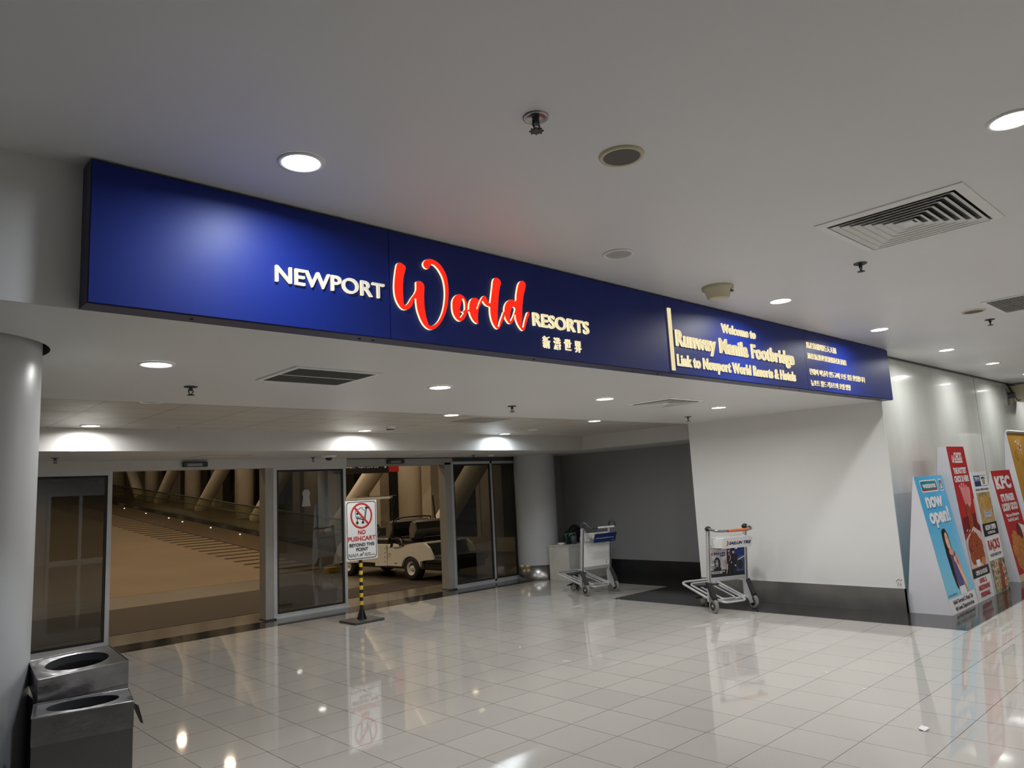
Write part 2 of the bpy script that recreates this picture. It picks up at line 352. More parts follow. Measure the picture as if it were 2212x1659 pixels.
# floor: beige tiles with black granite borders
def floor_mb():
    mb = MB(); xs = [-9, 0, 1.3, 8.28, 8.98, 9.62, 10.7, 22]; ys = [-8, 2.43, 3.4, 5.88, 6.90, 9.40, 9.93, 10.72]
    for i in range(len(xs)-1):
        for j in range(len(ys)-1):
            x, y = (xs[i]+xs[i+1])/2, (ys[j]+ys[j+1])/2; m = M_tile
            if y > 9.93: m = M_thr
            elif y > 9.40: m = M_gran
            elif x > 8.28 and 2.43 < y < 3.4: m = M_gran
            elif 8.28 < x < 9.62 and 3.4 < y < 6.9: m = M_gran
            elif x > 9.62 and y > 3.4: m = M_gran
            mb.add([(xs[i], ys[j], 0), (xs[i+1], ys[j], 0), (xs[i+1], ys[j+1], 0), (xs[i], ys[j+1], 0)], [(0, 1, 2, 3)], m)
    mb.box((-9, -8, -.12), (22, 10.72, -.01), M_thr)
    return mb
struct(floor_mb().build('floor', fix=False))
slab('ceiling', [((-9, -8, 3.0), (22, 3.4, 3.1), M_ceil)])
# lower ceiling with a round cut-out for the left column
cxy = (.359, 4.19); hr = .432
def low_ceiling():
    mb = MB(); n = 48; sq = []; ci = []; a = .62
    for i in range(n):
        t = 2*PI*i/n; c, s_ = math.cos(t), math.sin(t); k = a/max(abs(c), abs(s_))
        sq.append((cxy[0]+c*k, cxy[1]+s_*k, 2.40)); ci.append((cxy[0]+c*hr, cxy[1]+s_*hr, 2.40))
    vs = sq+ci+[(x, y, 2.46) for x, y, z in ci]
    mb.add(vs, [(i, (i+1) % n, n+(i+1) % n, n+i) for i in range(n)], M_ceil2)
    mb.add(vs, [(n+i, n+(i+1) % n, 2*n+(i+1) % n, 2*n+i) for i in range(n)], M_dark)  # lip coloured dark for the shade inside the gap
    # corners of the square are cut by the sampling, so add them
    X0, X1, Y0, Y1 = cxy[0]-a, cxy[0]+a, cxy[1]-a, cxy[1]+a
    for (x0, y0, x1, y1) in ((-9, YB, X0, 5.87), (X1, YB, 9.0, 5.87), (X0, YB, X1, Y0), (X0, Y1, X1, 5.87)):
        mb.box((x0, y0, 2.40), (x1, y1, 2.46), M_ceil2)
    mb.box((-9, YB+.25, 2.47), (9.0, 5.87, 2.52), M_dark)  # dark sheet stands for the shaded void above the gap
    return mb
struct(low_ceiling().build('ceiling_lower'))
slab('ceiling_panelled', [((-9, 5.87, 2.445), (9.47, 8.31, 2.5), M_panel)])
slab('trim_1', [((-9, 8.30, 2.21), (10.6, 10.05, 2.52), M_bulk), ((9.46, 5.87, 2.21), (10.6, 8.30, 2.52), M_bulk)])
slab('wall_front', [((-9, YB-.002, 2.402), (9.0, 3.4, 3.0), M_wall)])
slab('wall_right', [((9.0, YB, 0), (9.02, 3.405, 3.0), M_wall), ((9.0, 3.405, 0), (10.7, 5.87, 3.0), M_wall)])
slab('wall_poster', [((9.02, 3.31, 0), (22, 3.40, 3.0), M_wallp)])
slab('wall_far', [((10.6, 5.87, 0), (10.75, 10.05, 2.6), M_shaded_wall)])
slab('wall_back', [((-9, -8.1, 0), (22, -8, 3), M_wall)])
slab('wall_left', [((-9.1, -8, 0), (-9, 10, 3), M_wall)])
slab('wall_end', [((22, -8, 0), (22.1, 3.4, 3), M_wall)])
slab('trim_2', [((9.02, 3.285, 2.985), (22, 3.31, 3.0), M_dark)])
def kick():
    mb = MB(); mb.box((8.982, 3.205, 0), (9.0, 5.885, .264), M_kick); mb.box((8.982, 3.205, 0), (9.03, 3.22, .264), M_kick)
    mb.box((8.982, 5.87, 0), (10.6, 5.885, .264), M_kick_dark); return mb
struct(kick().build('baseboard_right'))
struct(MB().box((10.585, 5.885, 0), (10.6, 9.95, .264), M_kick_dark).build('baseboard_far'))
# poster-wall panel joints
mb = MB()
for x in (13.2, 17.4): mb.box((x, 3.306, 0), (x+.006, 3.312, 3), M_joint)
struct(mb.build('trim_3'))
# columns
def column(x, y, r, ztop, label):
    o = MB().lathe([(r, 0), (r, ztop)], M_col, n=64).build('column', loc=(x, y, 0)); struct(o); o['label'] = label
    MB().lathe([(0, .262), (r+.012, .262), (r+.012, 0)], M_steel, n=64).build('steel_base_ring', o)
    return o
column(cxy[0], cxy[1], .400, 2.6, 'large round off-white column at the left edge beside the trash bins')
column(9.56, 9.60, .37, 2.21, 'round grey column with a steel base between the doors and the white cabinet')

# ------------------------------------------------------------------ sliding door facade
def frame_rect(mb, x0, x1, z0, z1, w, y0, y1, m):
    mb.box((x0, y0, z0), (x0+w, y1, z1), m); mb.box((x1-w, y0, z0), (x1, y1, z1), m)
    mb.box((x0+w, y0, z0), (x1-w, y1, z0+w), m); mb.box((x0+w, y0, z1-w), (x1-w, y1, z1), m)
def door_leaf(name, x0, x1, y, ztop, w=.045, label=None, muntin=None, sticker=False):
    o = MB(); frame_rect(o, x0, x1, .02, ztop, w, y-.022, y+.022, M_alu)
    o.box((x0, y-.03, 0), (x1, y+.03, .03), M_alu)
    if muntin: o.box((muntin-.02, y-.022, .02), (muntin+.02, y+.022, ztop), M_alu)
    o = struct(o.build(name)); o['label'] = label
    g = MB()
    if muntin: g.box((x0+w, y-.006, .02+w), (muntin-.02, y+.006, ztop-w), M_glass)
    if muntin: g.box((muntin+.02, y-.006, .02+w), (x1-w, y+.006, ztop-w), M_glass)
    else: g.box((x0+w, y-.006, .02+w), (x1-w, y+.006, ztop-w), M_glass)
    g.build('glass_pane', o)
    e = MB()
    segs = [(x0+w, muntin-.02), (muntin+.02, x1-w)] if muntin else [(x0+w, x1-w)]
    for a, b in segs: frame_rect(e, a, b, .02+w, ztop-w, .028, y-.012, y+.012, M_rub)
    e.build('rubber_gasket', o)
    if sticker:
        p = Print((x0, y-.014, 0), (1, 0, 0), (0, 0, 1), (0, -1, 0)); m = mat('pale_sticker', (.42, .42, .42), .5, 0, var=0)
        p.ell(.50, 1.705, .062, .062, m); p.poly([(.455, 1.68), (.545, 1.68), (.57, 1.52), (.43, 1.52)], m); p.build('keyhole_sticker', o)
    return o
door_leaf('door_1', .2, 2.60, YF, 2.085, .05, 'left glass door leaf beside the big column')
door_leaf('door_2', 4.675, 5.83, YF, 2.10, .045, 'glass door leaf with a pale keyhole sticker between the two openings', sticker=True)
door_leaf('door_3', 7.875, 9.40, YF, 2.135, .045, 'double glass screen right of the second opening', muntin=8.79)
# jambs, header, threshold track
mb = MB(); mb.box((4.545, YF-.03, 0), (4.672, YF+.16, 2.12), M_alud); mb.box((4.66, YF-.035, 0), (4.678, YF+.02, 2.12), M_alu); mb.box((4.54, YF-.05, 0), (4.69, YF+.16, .02), M_dark)
struct(mb.build('trim_4'))
mb = MB(); mb.box((7.735, YF-.03, 0), (7.872, YF+.16, 2.12), M_alud); mb.box((7.86, YF-.035, 0), (7.878, YF+.02, 2.12), M_alu); mb.box((7.73, YF-.05, 0), (7.89, YF+.16, .02), M_dark)
struct(mb.build('trim_5'))
M_head = mat('door_header_paint', (.60, .59, .56), .45, .1, var=.03)
mb = MB(); mb.box((-9, YF-.04, 2.085), (5.84, YF+.16, 2.209), M_head); mb.box((5.85, YF-.03, 2.085), (7.90, YF+.16, 2.195), M_alud)
mb.box((7.875, YF-.02, 2.135), (9.5, YF+.05, 2.209), M_dark); mb.box((5.85, YF-.034, 2.195), (9.5, YF-.02, 2.209), M_dark)
struct(mb.build('trim_6'))
struct(MB().box((-9, YF-.03, 0), (.2, YF+.05, 2.085), M_alud).box((9.40, YF-.03, 0), (10.6, YF+.05, 2.209), M_alud).build('wall_facade'))
# raised sill under the fixed leaves
mb = MB(); mb.box((4.68, YF-.05, 0), (5.84, YF+.05, .018), M_alu); mb.box((7.88, YF-.05, 0), (9.40, YF+.05, .018), M_alu); mb.box((.2, YF-.05, 0), (2.6, YF+.05, .018), M_alu)
struct(mb.build('trim_7'))
def sensor(x, z, label):
    t = thing('door_sensor', label, 'sensor', (x, YF-.04, z), group='door sensors above the openings')
    if 'right' in label: t.location.y = YF-.03
    MB().box((-.16, -.055, -.035), (.16, 0, .035), M_dark, bev=.012).build('housing', t)
    MB().box((-.11, -.062, -.024), (.08, -.054, .012), M_steel).build('lens', t)
    MB().box((.095, -.059, -.012), (.14, -.054, -.004), M_black).build('indicator', t)
sensor(3.57, 2.150, 'grey sensor bar on the door header above the left, wider opening')
sensor(6.72, 2.150, 'grey sensor bar on the door header above the right, narrower opening behind the pushcart notice')

# hall side opposite the doors: pale double door frames, seen only mirrored in the glass
M_room = mat('dim_room', (.20, .15, .10), .6, 0, var=.1)
for i, x0 in enumerate((3.2, 5.4, 7.6)):
    mb = MB(); frame_rect(mb, x0, x0+1.9, 0, 2.25, .09, -8.0, -7.94, M_white); mb.box((x0+.9, -8, 0), (x0+1.0, -7.95, 2.25), M_white)
    mb.box((x0+.09, -7.995, .0), (x0+1.81, -7.98, 2.16), M_room); struct(mb.build('door_%d' % (4+i)))

# =================================================================== BRIDGE BEYOND THE DOORS
SL = .0841; Y0 = 15.4
rz_ = lambda y: max(0, SL*(y-Y0))
mb = MB(); mb.box((-4, 10.72, -.1), (16, Y0, -.002), M_land)
struct(mb.build('floor_landing'))
def rampstrip(mb, x0, x1, m, y0=Y0, y1=60, dz=0):
    mb.add([(x0, y0, rz_(y0)+dz), (x1, y0, rz_(y0)+dz), (x1, y1, rz_(y1)+dz), (x0, y1, rz_(y1)+dz)], [(0, 1, 2, 3)], m)
mb = MB(); rampstrip(mb, -4, 8.66, M_ramp); rampstrip(mb, 8.66, 8.74, M_black); rampstrip(mb, 8.74, 16, M_gutter)
struct(mb.build('floor_ramp', fix=False))
mb = MB()
y = Y0+.25
while y < 52: rampstrip(mb, 7.46, 8.66, M_strip, y, y+.17, .004); y += .57
o = mb.build('antislip_strips', fix=False); struct(o)
slab('ceiling_bridge', [((-4, 10.05, 5.6), (16, 20, 5.7), M_ceil2)])
mb = MB(); mb.add([(-4, 20, 5.6), (16, 20, 5.6), (16, 60, 5.6+SL*40), (-4, 60, 5.6+SL*40)], [(0, 1, 2, 3)], M_ceil2); struct(mb.build('ceiling_ramp', fix=False))
slab('wall_bridge_left', [((-4.1, 10.05, 0), (-4, 60, 8), M_mull)])
slab('wall_bridge_lintel', [((-9, 10.05, 2.53), (16, 10.15, 5.6), M_ceil2)])
slab('window_1', [((13.6, 10, 0), (13.62, 60, 9), M_night)])
slab('window_2', [((-4, 60, 0), (16, 60.1, 9), M_night)])
# mullions of the window wall
for k in range(17):
    yy = 12.2+2.75*k
    for j, (dy, w) in enumerate(((0, .5), (.72, .16))):
        mb = MB(); mb.box((13.25 if j == 0 else 13.4, yy+dy, 0), (13.6, yy+dy+w, 8), M_mull); struct(mb.build('window_mullion'))
struct(MB().box((13.3, 10.1, 0), (13.6, 60, .35), M_mull).build('trim_8'))
M_floorled = emis('small_lamp', (1, .8, .5), 10)
# round tubes of the bridge truss
tubes = []
for k in range(6):
    yk = 17+5.5*k; zb = rz_(yk)
    o = MB().lathe([(0, 0), (.325, 0), (.325, 5.15)], M_bcol, n=36).build('bridge_column', loc=(12, yk, zb))
    places = ['behind the golf cart', 'seen through the tinted glass of the middle door leaf', 'furthest right in the left opening',
              'second from the right in the left opening', 'third from the right in the left opening', 'furthest left in the left opening']
    tag(o, 'upright cream footbridge column '+places[k], 'column', 'upright columns along the footbridge')
BR = {0: (21.28, -.735), 1: (26.95, -.72), 2: (32.5, -.67), 3: (37.84, -.738), 4: (40.78, .964), 6: (16.3, -.96)}
for k in (0, 1, 2, 3, 4, 6):
    yb_, sl_ = BR[k]; hh = 4.9
    if True:
        dy = hh/(sl_-SL) if sl_ > 0 else hh/(sl_-SL)
        if k == 6: dy = -4.4
        a = Vector((12, yb_, rz_(yb_)+.05)); b = Vector((12, yb_+dy, rz_(yb_)+.05+sl_*dy))
        names = {0: 'leaning across the right opening above the notice', 1: 'at the right edge of the left opening',
                 2: 'second from the right in the left opening', 3: 'third from the right in the left opening',
                 4: 'leaning the other way, far left', 6: 'behind the golf cart seats at the jamb'}
        o = MB().cyl(a, b, .265, M_bcol, n=32).build('bridge_brace')
        tag(o, 'slanting cream footbridge brace '+names[k], 'brace', 'slanting braces along the footbridge')
# glass balustrade along the ramp
t = thing('glass_balustrade', 'glass balustrade with dark rails climbing along the right of the tan ramp', 'balustrade', (10.1, Y0+.3, rz_(Y0+.3)))
def lin(y): return rz_(y)-rz_(Y0+.3)
ya, yb = Y0+.3, 58
for zz, r_, nm in ((.875, .028, 'top_rail'), (.625, .016, 'lower_rail')):
    MB().tube([(0, 0, zz), (0, yb-ya, lin(yb)+zz)], r_, M_black, n=8).build(nm, t)
mb = MB(); mb.prism([(0, .0), (yb-ya, lin(yb)), (yb-ya, lin(yb)+.14), (0, .14)], -.05, .05, M_black, 'x'); mb.build('base_shoe', t)
mb = MB(); y = ya
for i in range(16):
    y1 = min(y+2.7, yb); u0, u1 = y-ya, y1-ya-.03
    MB().prism([(u0, .12+SL*u0), (u1, .12+SL*u1), (u1, .86+SL*u1), (u0, .86+SL*u0)], -.008, .008, M_clear, 'x').build('glass_panel', t)
    y = y1
    if y >= yb: break
# shallow lit gutter marks
random.seed(3)
for i in range(7):
    y = 23+i*2.3+random.random(); o = MB().lathe([(0, .010), (.018, .008), (.022, 0)], M_floorled, n=12).build('floor_light', loc=(9.75+random.random()*.1, y, rz_(y)+.001))
    tag(o, 'tiny glowing floor light by the glass balustrade, %s from the doors' % ('first', 'second', 'third', 'fourth', 'fifth', 'sixth', 'seventh')[i], 'light', 'tiny floor lights along the glass balustrade')
# mats on the landing
o = MB().box((-2.5, 10.78, 0), (6.95, 13.55, .003), M_mat).build('door_mat'); tag(o, 'wide dark brown floor mat beyond the left opening', 'mat', 'brown mats outside the doors')
o = MB().box((7.0, 10.78, 0), (9.6, 11.9, .003), M_mat).build('door_mat'); tag(o, 'shorter dark brown floor mat beyond the right opening under the golf cart', 'mat', 'brown mats outside the doors')
# hanging black direction sign
t = thing('hanging_sign', 'black hanging direction sign with small pale lettering and a red end, beyond the right opening', 'sign', (8.17, 14.0, 2.15))
MB().box((-.2, 0, -.02), (1.15, .12, .52), M_black).build('panel', t)
MB().box((1.15, 0, .0), (1.42, .12, .52), M_inkred).build('red_end', t)
for x in (.1, 1.0): MB().cyl((x, .06, .5), (x, .06, 3.45), .012, M_dark, n=8).build('hanger_rod', t)
p = Print((0, -.002, 0), (1, 0, 0), (0, 0, 1), (0, -1, 0)); mg = emis('glowing_gold_print', (.9, .7, .3), .3); mw = emis('glowing_white_print', (.8, .75, .6), .25)  # gold and white print given a faint glow of its own
p.text('華商銀行', 0.0, .10, .055, mg, w=.28, bold=.01); p.text('매닐라 인도교 방향', .36, .10, .05, mw, w=.52, bold=.01)
p.build('lettering', t); p = Print((0, -.002, 0), (1, 0, 0), (0, 0, 1), (0, -1, 0)); p.line([(.98, .25), (1.06, .10), (1.14, .25)], .03, mw); p.line([(1.06, .12), (1.06, .32)], .03, mw); p.build('arrow', t)

# =================================================================== BLUE SIGN
SX0, SX1, SY, SZ0, SZ1 = .705, 9.035, 3.10, 2.400, 2.990
t = thing('illuminated_fascia_sign', 'long blue fascia sign with red and cream lit lettering hung on the beam', 'sign', (SX0, SY, SZ0))
def L(o): return o
off = (SX0, SY, SZ0)
def bb(mb, a, b, m, bev=0): mb.box([a[i]-off[i] for i in range(3)], [b[i]-off[i] for i in range(3)], m, bev=bev)
mb = MB(); bb(mb, (SX0, SY+.006, SZ0), (SX1, YB, SZ1), M_bluee); mb.build('housing', t)
cuts = [SX0+.003, 2.10, 4.575, 6.865, SX1-.001]
for a, b in zip(cuts, cuts[1:]):
    mb = MB(); bb(mb, (a+.002, SY, SZ0+.006), (b-.002, SY+.008, SZ1-.004), M_blue); mb.build('front_panel', t)
for x in (1.12, 1.95, 2.03, 3.2, 4.2, 4.5, 6.4, 6.8, 8.2): MB().cyl((x-off[0], .06, -.004), (x-off[0], .06, .002), .008, M_black, n=8).build('fixing_screw', t)
def SP(): return Print((0, SY-.0005, 0), (1, 0, 0), (0, 0, 1), (0, -1, 0), step=0)
p = SP(); p.text('NEWPORT', 1.469, 2.609, .079, M_wf, w=.592, bold=.008, thick=.014, side=M_cr); p.build('lettering_newport', t, off)
p = SP(); p.text('RESORTS', 3.142, 2.597, .084, M_cf, w=.524, bold=.014, thick=.014, side=M_cr); p.build('lettering_resorts', t, off)
p = SP(); cap = CAP
for i, ch in enumerate('新港世界'):
    p.text(ch, 3.222+i*.0985, 2.470, .066, M_cf, w=.063, bold=.012, thick=.010, side=M_cr, cap=.80)
p.build('lettering_chinese_name', t, off)
p = SP()
for ch, L_ in SCRIPT_LOOPS: p.shape([[(q[i]/1000, q[i+1]/1000) for i in range(0, len(q), 2)] for q in L_], M_red, .015, M_cr)
p.build('lettering_world', t, off)
p = SP(); p.text('Welcome to', 5.360, 2.800, .076, M_cf, w=.560, bold=.028, space=1.06, thick=.010, side=M_cr); p.build('lettering_welcome', t, off)
p = SP(); p.text('Runway Manila Footbridge', 4.681, 2.624, .122, M_cf, w=1.925, bold=.029, space=1.06, thick=.012, side=M_cr); p.build('lettering_footbridge', t, off)
p = SP(); p.text('Link to Newport World Resorts & Hotels', 4.679, 2.468, .088, M_cf, w=1.925, bold=.026, space=1.06, thick=.010, side=M_cr); p.build('lettering_link', t, off)
p = SP(); p.text('馬尼拉機場行人天橋', 6.908, 2.822, .056, M_cf, w=.685, bold=.005, thick=.006, side=M_cr, cap=.84); p.build('lettering_chinese_bridge', t, off)
p = SP(); p.text('通往新港世界渡假村及酒店', 6.910, 2.716, .053, M_cf, w=.905, bold=.005, thick=.006, side=M_cr, cap=.84); p.build('lettering_chinese_link', t, off)
p = SP(); p.text('런웨이 마닐라 인도교에 오신 것을 환영합니다', 6.924, 2.560, .056, M_cf, w=1.335, bold=.007, thick=.006, side=M_cr, cap=.84); p.build('lettering_korean_welcome', t, off)
p = SP(); p.text('뉴포트 월드 리조트와 호텔 방향', 6.924, 2.450, .056, M_cf, w=.925, bold=.007, thick=.006, side=M_cr, cap=.84); p.build('lettering_korean_link', t, off)
mb = MB(); bb(mb, (4.602, SY-.012, 2.424), (4.636, SY, 2.904), M_cf); mb.build('vertical_bar', t)

# =================================================================== CEILING FIXTURES
def downlight(x, y, z, label, lit=True, cool=False, warm=False, r=.098, watts=None, group=None, mat_=None):
    t = thing('downlight', label, 'ceiling light', (x, y, z), group=group)
    MB().lathe([(r*.78, -.001), (r*.80, -.008), (r*.97, -.009), (r, -.001)], M_white, n=32).build('trim_ring', t)
    dm = (M_bulbc if cool else M_bulb) if lit else mat('unlit_diffuser', (.50, .49, .46), .25, 0, var=.03)
    MB().lathe([(0, -.004), (r*.79, -.004)], dm, n=28).build('diffuser', t)
    if lit:
        ld = bpy.data.lights.new('lamp', 'AREA'); ld.shape = 'DISK'; ld.size = r*1.5; ld.energy = watts or WATT
        ld.color = (.80, .90, 1) if cool else ((1, .76, .49) if warm else (1, .992, .985)); ld.spread = R(168)
        lo = bpy.data.objects.new('lamp', ld); C.objects.link(lo); lo.parent = t; lo.location = (0, 0, -.013)
    return t
WATT = 10.5; BW = 40
GH = 'downlights in the high hall ceiling'
downlight(1.38, 2.66, 3.0, 'bluish-white lit downlight above the left half of the blue sign', cool=True, group=GH, watts=9)
downlight(3.487, 2.665, 3.0, 'unlit round downlight in the high ceiling, nearest the middle of the sign', lit=False, group=GH)
downlight(5.57, 2.665, 3.0, 'lit downlight above the cream welcome lettering, beside the beige smoke detector', group=GH)
downlight(7.65, 2.67, 3.0, 'lit downlight above the right end of the blue sign', group=GH)
downlight(9.83, 2.70, 3.0, 'lit downlight nearest the sign along the cream glossy wall', group=GH)
downlight(11.85, 2.71, 3.0, 'lit downlight second along the cream glossy wall from the sign', group=GH)
downlight(13.9, 2.71, 3.0, 'lit downlight furthest along the cream glossy wall, at the photo edge', group=GH)
downlight(16.0, 2.71, 3.0, 'lit downlight along the cream glossy wall beyond the photo edge', group=GH)
downlight(3.485, .60, 3.0, 'largest bright downlight cut by the right edge of the photo', group=GH)
for x, y in [(5.57, .6), (7.65, .6), (9.8, .6), (11.9, .6), (5.57, -1.5), (7.65, -1.5), (9.8, -1.5), (5.57, -3.6), (7.65, -3.6), (12, -2.0), (5.0, -6.4), (8, -6)]:  # unseen lamps, some added further right to keep the hall bright
    downlight(x, y, 3.0, 'unseen lit hall downlight outside the photo frame', group='hall downlights outside the frame')
GL = 'downlights in the lower smooth ceiling'
downlight(1.325, 4.27, 2.40, 'lit downlight in the lower ceiling nearest the large left column', group=GL, watts=7.5)
downlight(3.377, 4.35, 2.40, 'lit downlight in the lower ceiling right of the dark grille', group=GL, watts=11)
downlight(5.308, 4.34, 2.40, 'lit downlight in the lower ceiling left of the pale square diffuser', group=GL, watts=13)
downlight(7.342, 4.37, 2.40, 'lit downlight in the lower ceiling right of the pale square diffuser, above the white wall', group=GL, watts=13)
GP = 'downlights in the panelled ceiling strip'
downlight(1.90, 8.05, 2.445, 'lit downlight in the panelled strip above the left door leaf', group=GP, watts=6.5)
downlight(1.875, 6.13, 2.445, 'unlit downlight in the panelled strip near the left column', lit=False, group=GP)
downlight(4.97, 6.22, 2.445, 'lit downlight in the panelled strip, front one left of the grey patch', group=GP, watts=9)
downlight(5.00, 8.03, 2.445, 'lit downlight in the panelled strip by the bulkhead above the pushcart notice', group=GP, watts=9)
downlight(7.397, 6.25, 2.445, 'lit downlight in the panelled strip, front one at the right', group=GP, watts=9)
downlight(7.482, 8.10, 2.445, 'cool white lit downlight in the panelled strip by the bulkhead at the right', cool=True, group=GP, watts=9)
downlight(7.44, 7.46, 2.445, 'small unlit twin-ring downlight between the two right panelled-strip lamps', lit=False, r=.07, group=GP)
for x, y in ((1, 13), (4.5, 12.6), (8, 13), (1, 17), (5, 17), (9, 17), (1, 22), (5, 22), (9, 22), (1, 28), (5, 28), (9.4, 27), (10.8, 13.2), (10.8, 19.5), (5, 35), (9.4, 34), (5, 44)):  # unseen lamps, those nearest the truss added to brighten its braces
    downlight(x, y, 5.59+SL*max(0, y-20), 'unseen warm lamp in the high footbridge ceiling', warm=True, r=.16, watts=BW, group='warm lamps over the footbridge')
def speaker(x, y, z, label):
    t = thing('ceiling_speaker', label, 'speaker', (x, y, z), group='round ceiling speakers')
    MB().lathe([(.078, -.001), (.08, -.010), (.094, -.010), (.099, 0)], M_cream, n=40).build('rim', t)
    MB().lathe([(0, -.007), (.079, -.007)], mat('speaker_mesh', (.10, .09, .075), .6, 0, var=.1, scale=400), n=36).build('mesh_cover', t)
speaker(2.43, 1.80, 3.0, 'round grey-mesh ceiling speaker with cream rim above the word World')
speaker(7.615, 1.83, 3.0, 'round grey-mesh ceiling speaker beside the slatted grille at the right edge')
def sprinkler(x, y, z, label, s=1.0):
    t = thing('sprinkler', label, 'sprinkler', (x, y, z), group='fire sprinklers')
    MB().lathe([(.0, -.002), (.032*s, -.002), (.034*s, -.007), (.042*s, -.006), (.044*s, 0)], M_steel if s > 1.1 else M_dark, n=24).build('escutcheon', t)
    m = MB(); m.cyl((0, 0, -.004), (0, 0, -.03), .012*s, M_dark, n=12)
    for a in (0, PI): m.tube([(0.012*s*math.cos(a), 0, -.02), (.016*s*math.cos(a), 0, -.035), (.003*math.cos(a), 0, -.055)], .0035, M_black, n=6)
    m.build('yoke', t)
    m = MB(); m.cyl((0, 0, -.055), (0, 0, -.059), .019*s, M_black, n=16)
    for k in range(8): a = k*PI/4; m.box((.012, -.003, -.0595), (.024*s, .003, -.055), M_black, T=Matrix.Rotation(a, 4, 'Z'))
    m.build('deflector', t)
sprinkler(1.902, 1.795, 3.0, 'dark fire sprinkler in the high ceiling above the sign, nearest the camera', 1.15)
sprinkler(5.069, 1.838, 3.0, 'black fire sprinkler below the square air diffuser in the high ceiling')
sprinkler(8.222, 1.849, 3.0, 'black fire sprinkler below the slatted grille at the right edge')
sprinkler(1.772, 5.0, 2.4, 'black fire sprinkler in the lower ceiling near the left column')
sprinkler(4.814, 5.087, 2.4, 'black fire sprinkler in the middle of the lower ceiling')
sprinkler(7.951, 5.177, 2.4, 'black fire sprinkler in the lower ceiling at the white wall')
sprinkler(1.857, 9.3, 2.21, 'small fire sprinkler in the soffit above the left door leaf', .9)
sprinkler(5.113, 9.6, 2.21, 'small fire sprinkler in the soffit above the middle door leaf', .9)
sprinkler(7.93, 9.38, 2.21, 'small fire sprinkler in the soffit at the jamb right of the second opening', .9)
# smoke detectors
t = thing('smoke_detector', 'beige conical smoke detector on the high ceiling above the sign lettering', 'smoke detector', (4.736, 2.734, 3.0))
MB().lathe([(.115, 0), (.115, -.018), (.10, -.022), (.078, -.085), (.07, -.092), (0, -.094)], M_cream, n=32).build('body', t)
MB().box((.02, -.098, -.05), (.05, -.085, -.035), M_dark).build('indicator', t)
t = thing('smoke_detector', 'small white smoke detector in the panelled ceiling strip', 'smoke detector', (5.059, 7.54, 2.445))
MB().lathe([(.06, 0), (.06, -.02), (.05, -.03), (.046, -.045), (0, -.047)], M_white, n=28).build('body', t)
MB().lathe([(.052, -.028), (.047, -.044)], M_dark, n=28).build('vent_slots', t)
t = thing('dome_camera', 'white dome camera on the soffit above the pushcart notice', 'camera', (5.168, 9.25, 2.21))
MB().lathe([(.11, 0), (.11, -.012), (.075, -.028), (.05, -.03)], M_white, n=32).build('mount', t)
MB().lathe([(.05, -.028), (.042, -.055), (.02, -.068), (0, -.07)], M_black, n=24).build('dome', t)
t = thing('smoke_detector', 'flat white smoke detector on the soffit near the round grey column', 'smoke detector', (8.35, 9.42, 2.21))
MB().lathe([(.06, 0), (.06, -.012), (.045, -.025), (0, -.027)], M_white, n=28).build('body', t)
# vents
def diffuser(x0, y0, x1, y1, z, label, n=7):
    t = thing('air_diffuser', label, 'air vent', ((x0+x1)/2, (y0+y1)/2, z), group='four-way air diffusers')
    a, b = (x1-x0)/2, (y1-y0)/2; w = min(a, b)*.13; m = MB()
    def ring(m, a0, b0, z0, a1, b1, z1, mt):
        vs = [(-a0, -b0, z0), (a0, -b0, z0), (a0, b0, z0), (-a0, b0, z0), (-a1, -b1, z1), (a1, -b1, z1), (a1, b1, z1), (-a1, b1, z1)]
        m.add(vs, [(0, 1, 5, 4), (1, 2, 6, 5), (2, 3, 7, 6), (3, 0, 4, 7)], mt)
    ring(m, a, b, 0, a, b, -.006, M_white); ring(m, a, b, -.006, a-w, b-w, -.014, M_white); ring(m, a-w, b-w, -.014, a-w, b-w, -.001, M_white); m.build('frame', t, fix=False)
    MB().add([(-a+w, -b+w, -.0015), (a-w, -b+w, -.0015), (a-w, b-w, -.0015), (-a+w, b-w, -.0015)], [(0, 1, 2, 3)], M_black).build('duct_shade_plate', t, fix=False)  # black plate on the uncut ceiling, standing for shade between the blades
    st = (min(a, b)-w)/(n+.6)
    for k in range(n):
        q = w+st*(k+.25); m = MB(); ring(m, a-q, b-q, -.020, a-q-st*.68, b-q-st*.68, -.003, M_white); ring(m, a-q, b-q, -.020, a-q-.002, b-q-.002, -.0215, M_white); m.build('blade_ring', t, fix=False)
    q = w+st*n; MB().box((-(a-q), -(b-q), -.016), ((a-q), (b-q), -.013), M_white).build('centre_plate', t)
diffuser(4.05, .94, 4.84, 1.695, 3.0, 'large white square air diffuser with nested blades in the high ceiling at the right', 7)
diffuser(5.90, 4.01, 6.49, 4.55, 2.40, 'pale square air diffuser in the lower ceiling above the carts', 6)
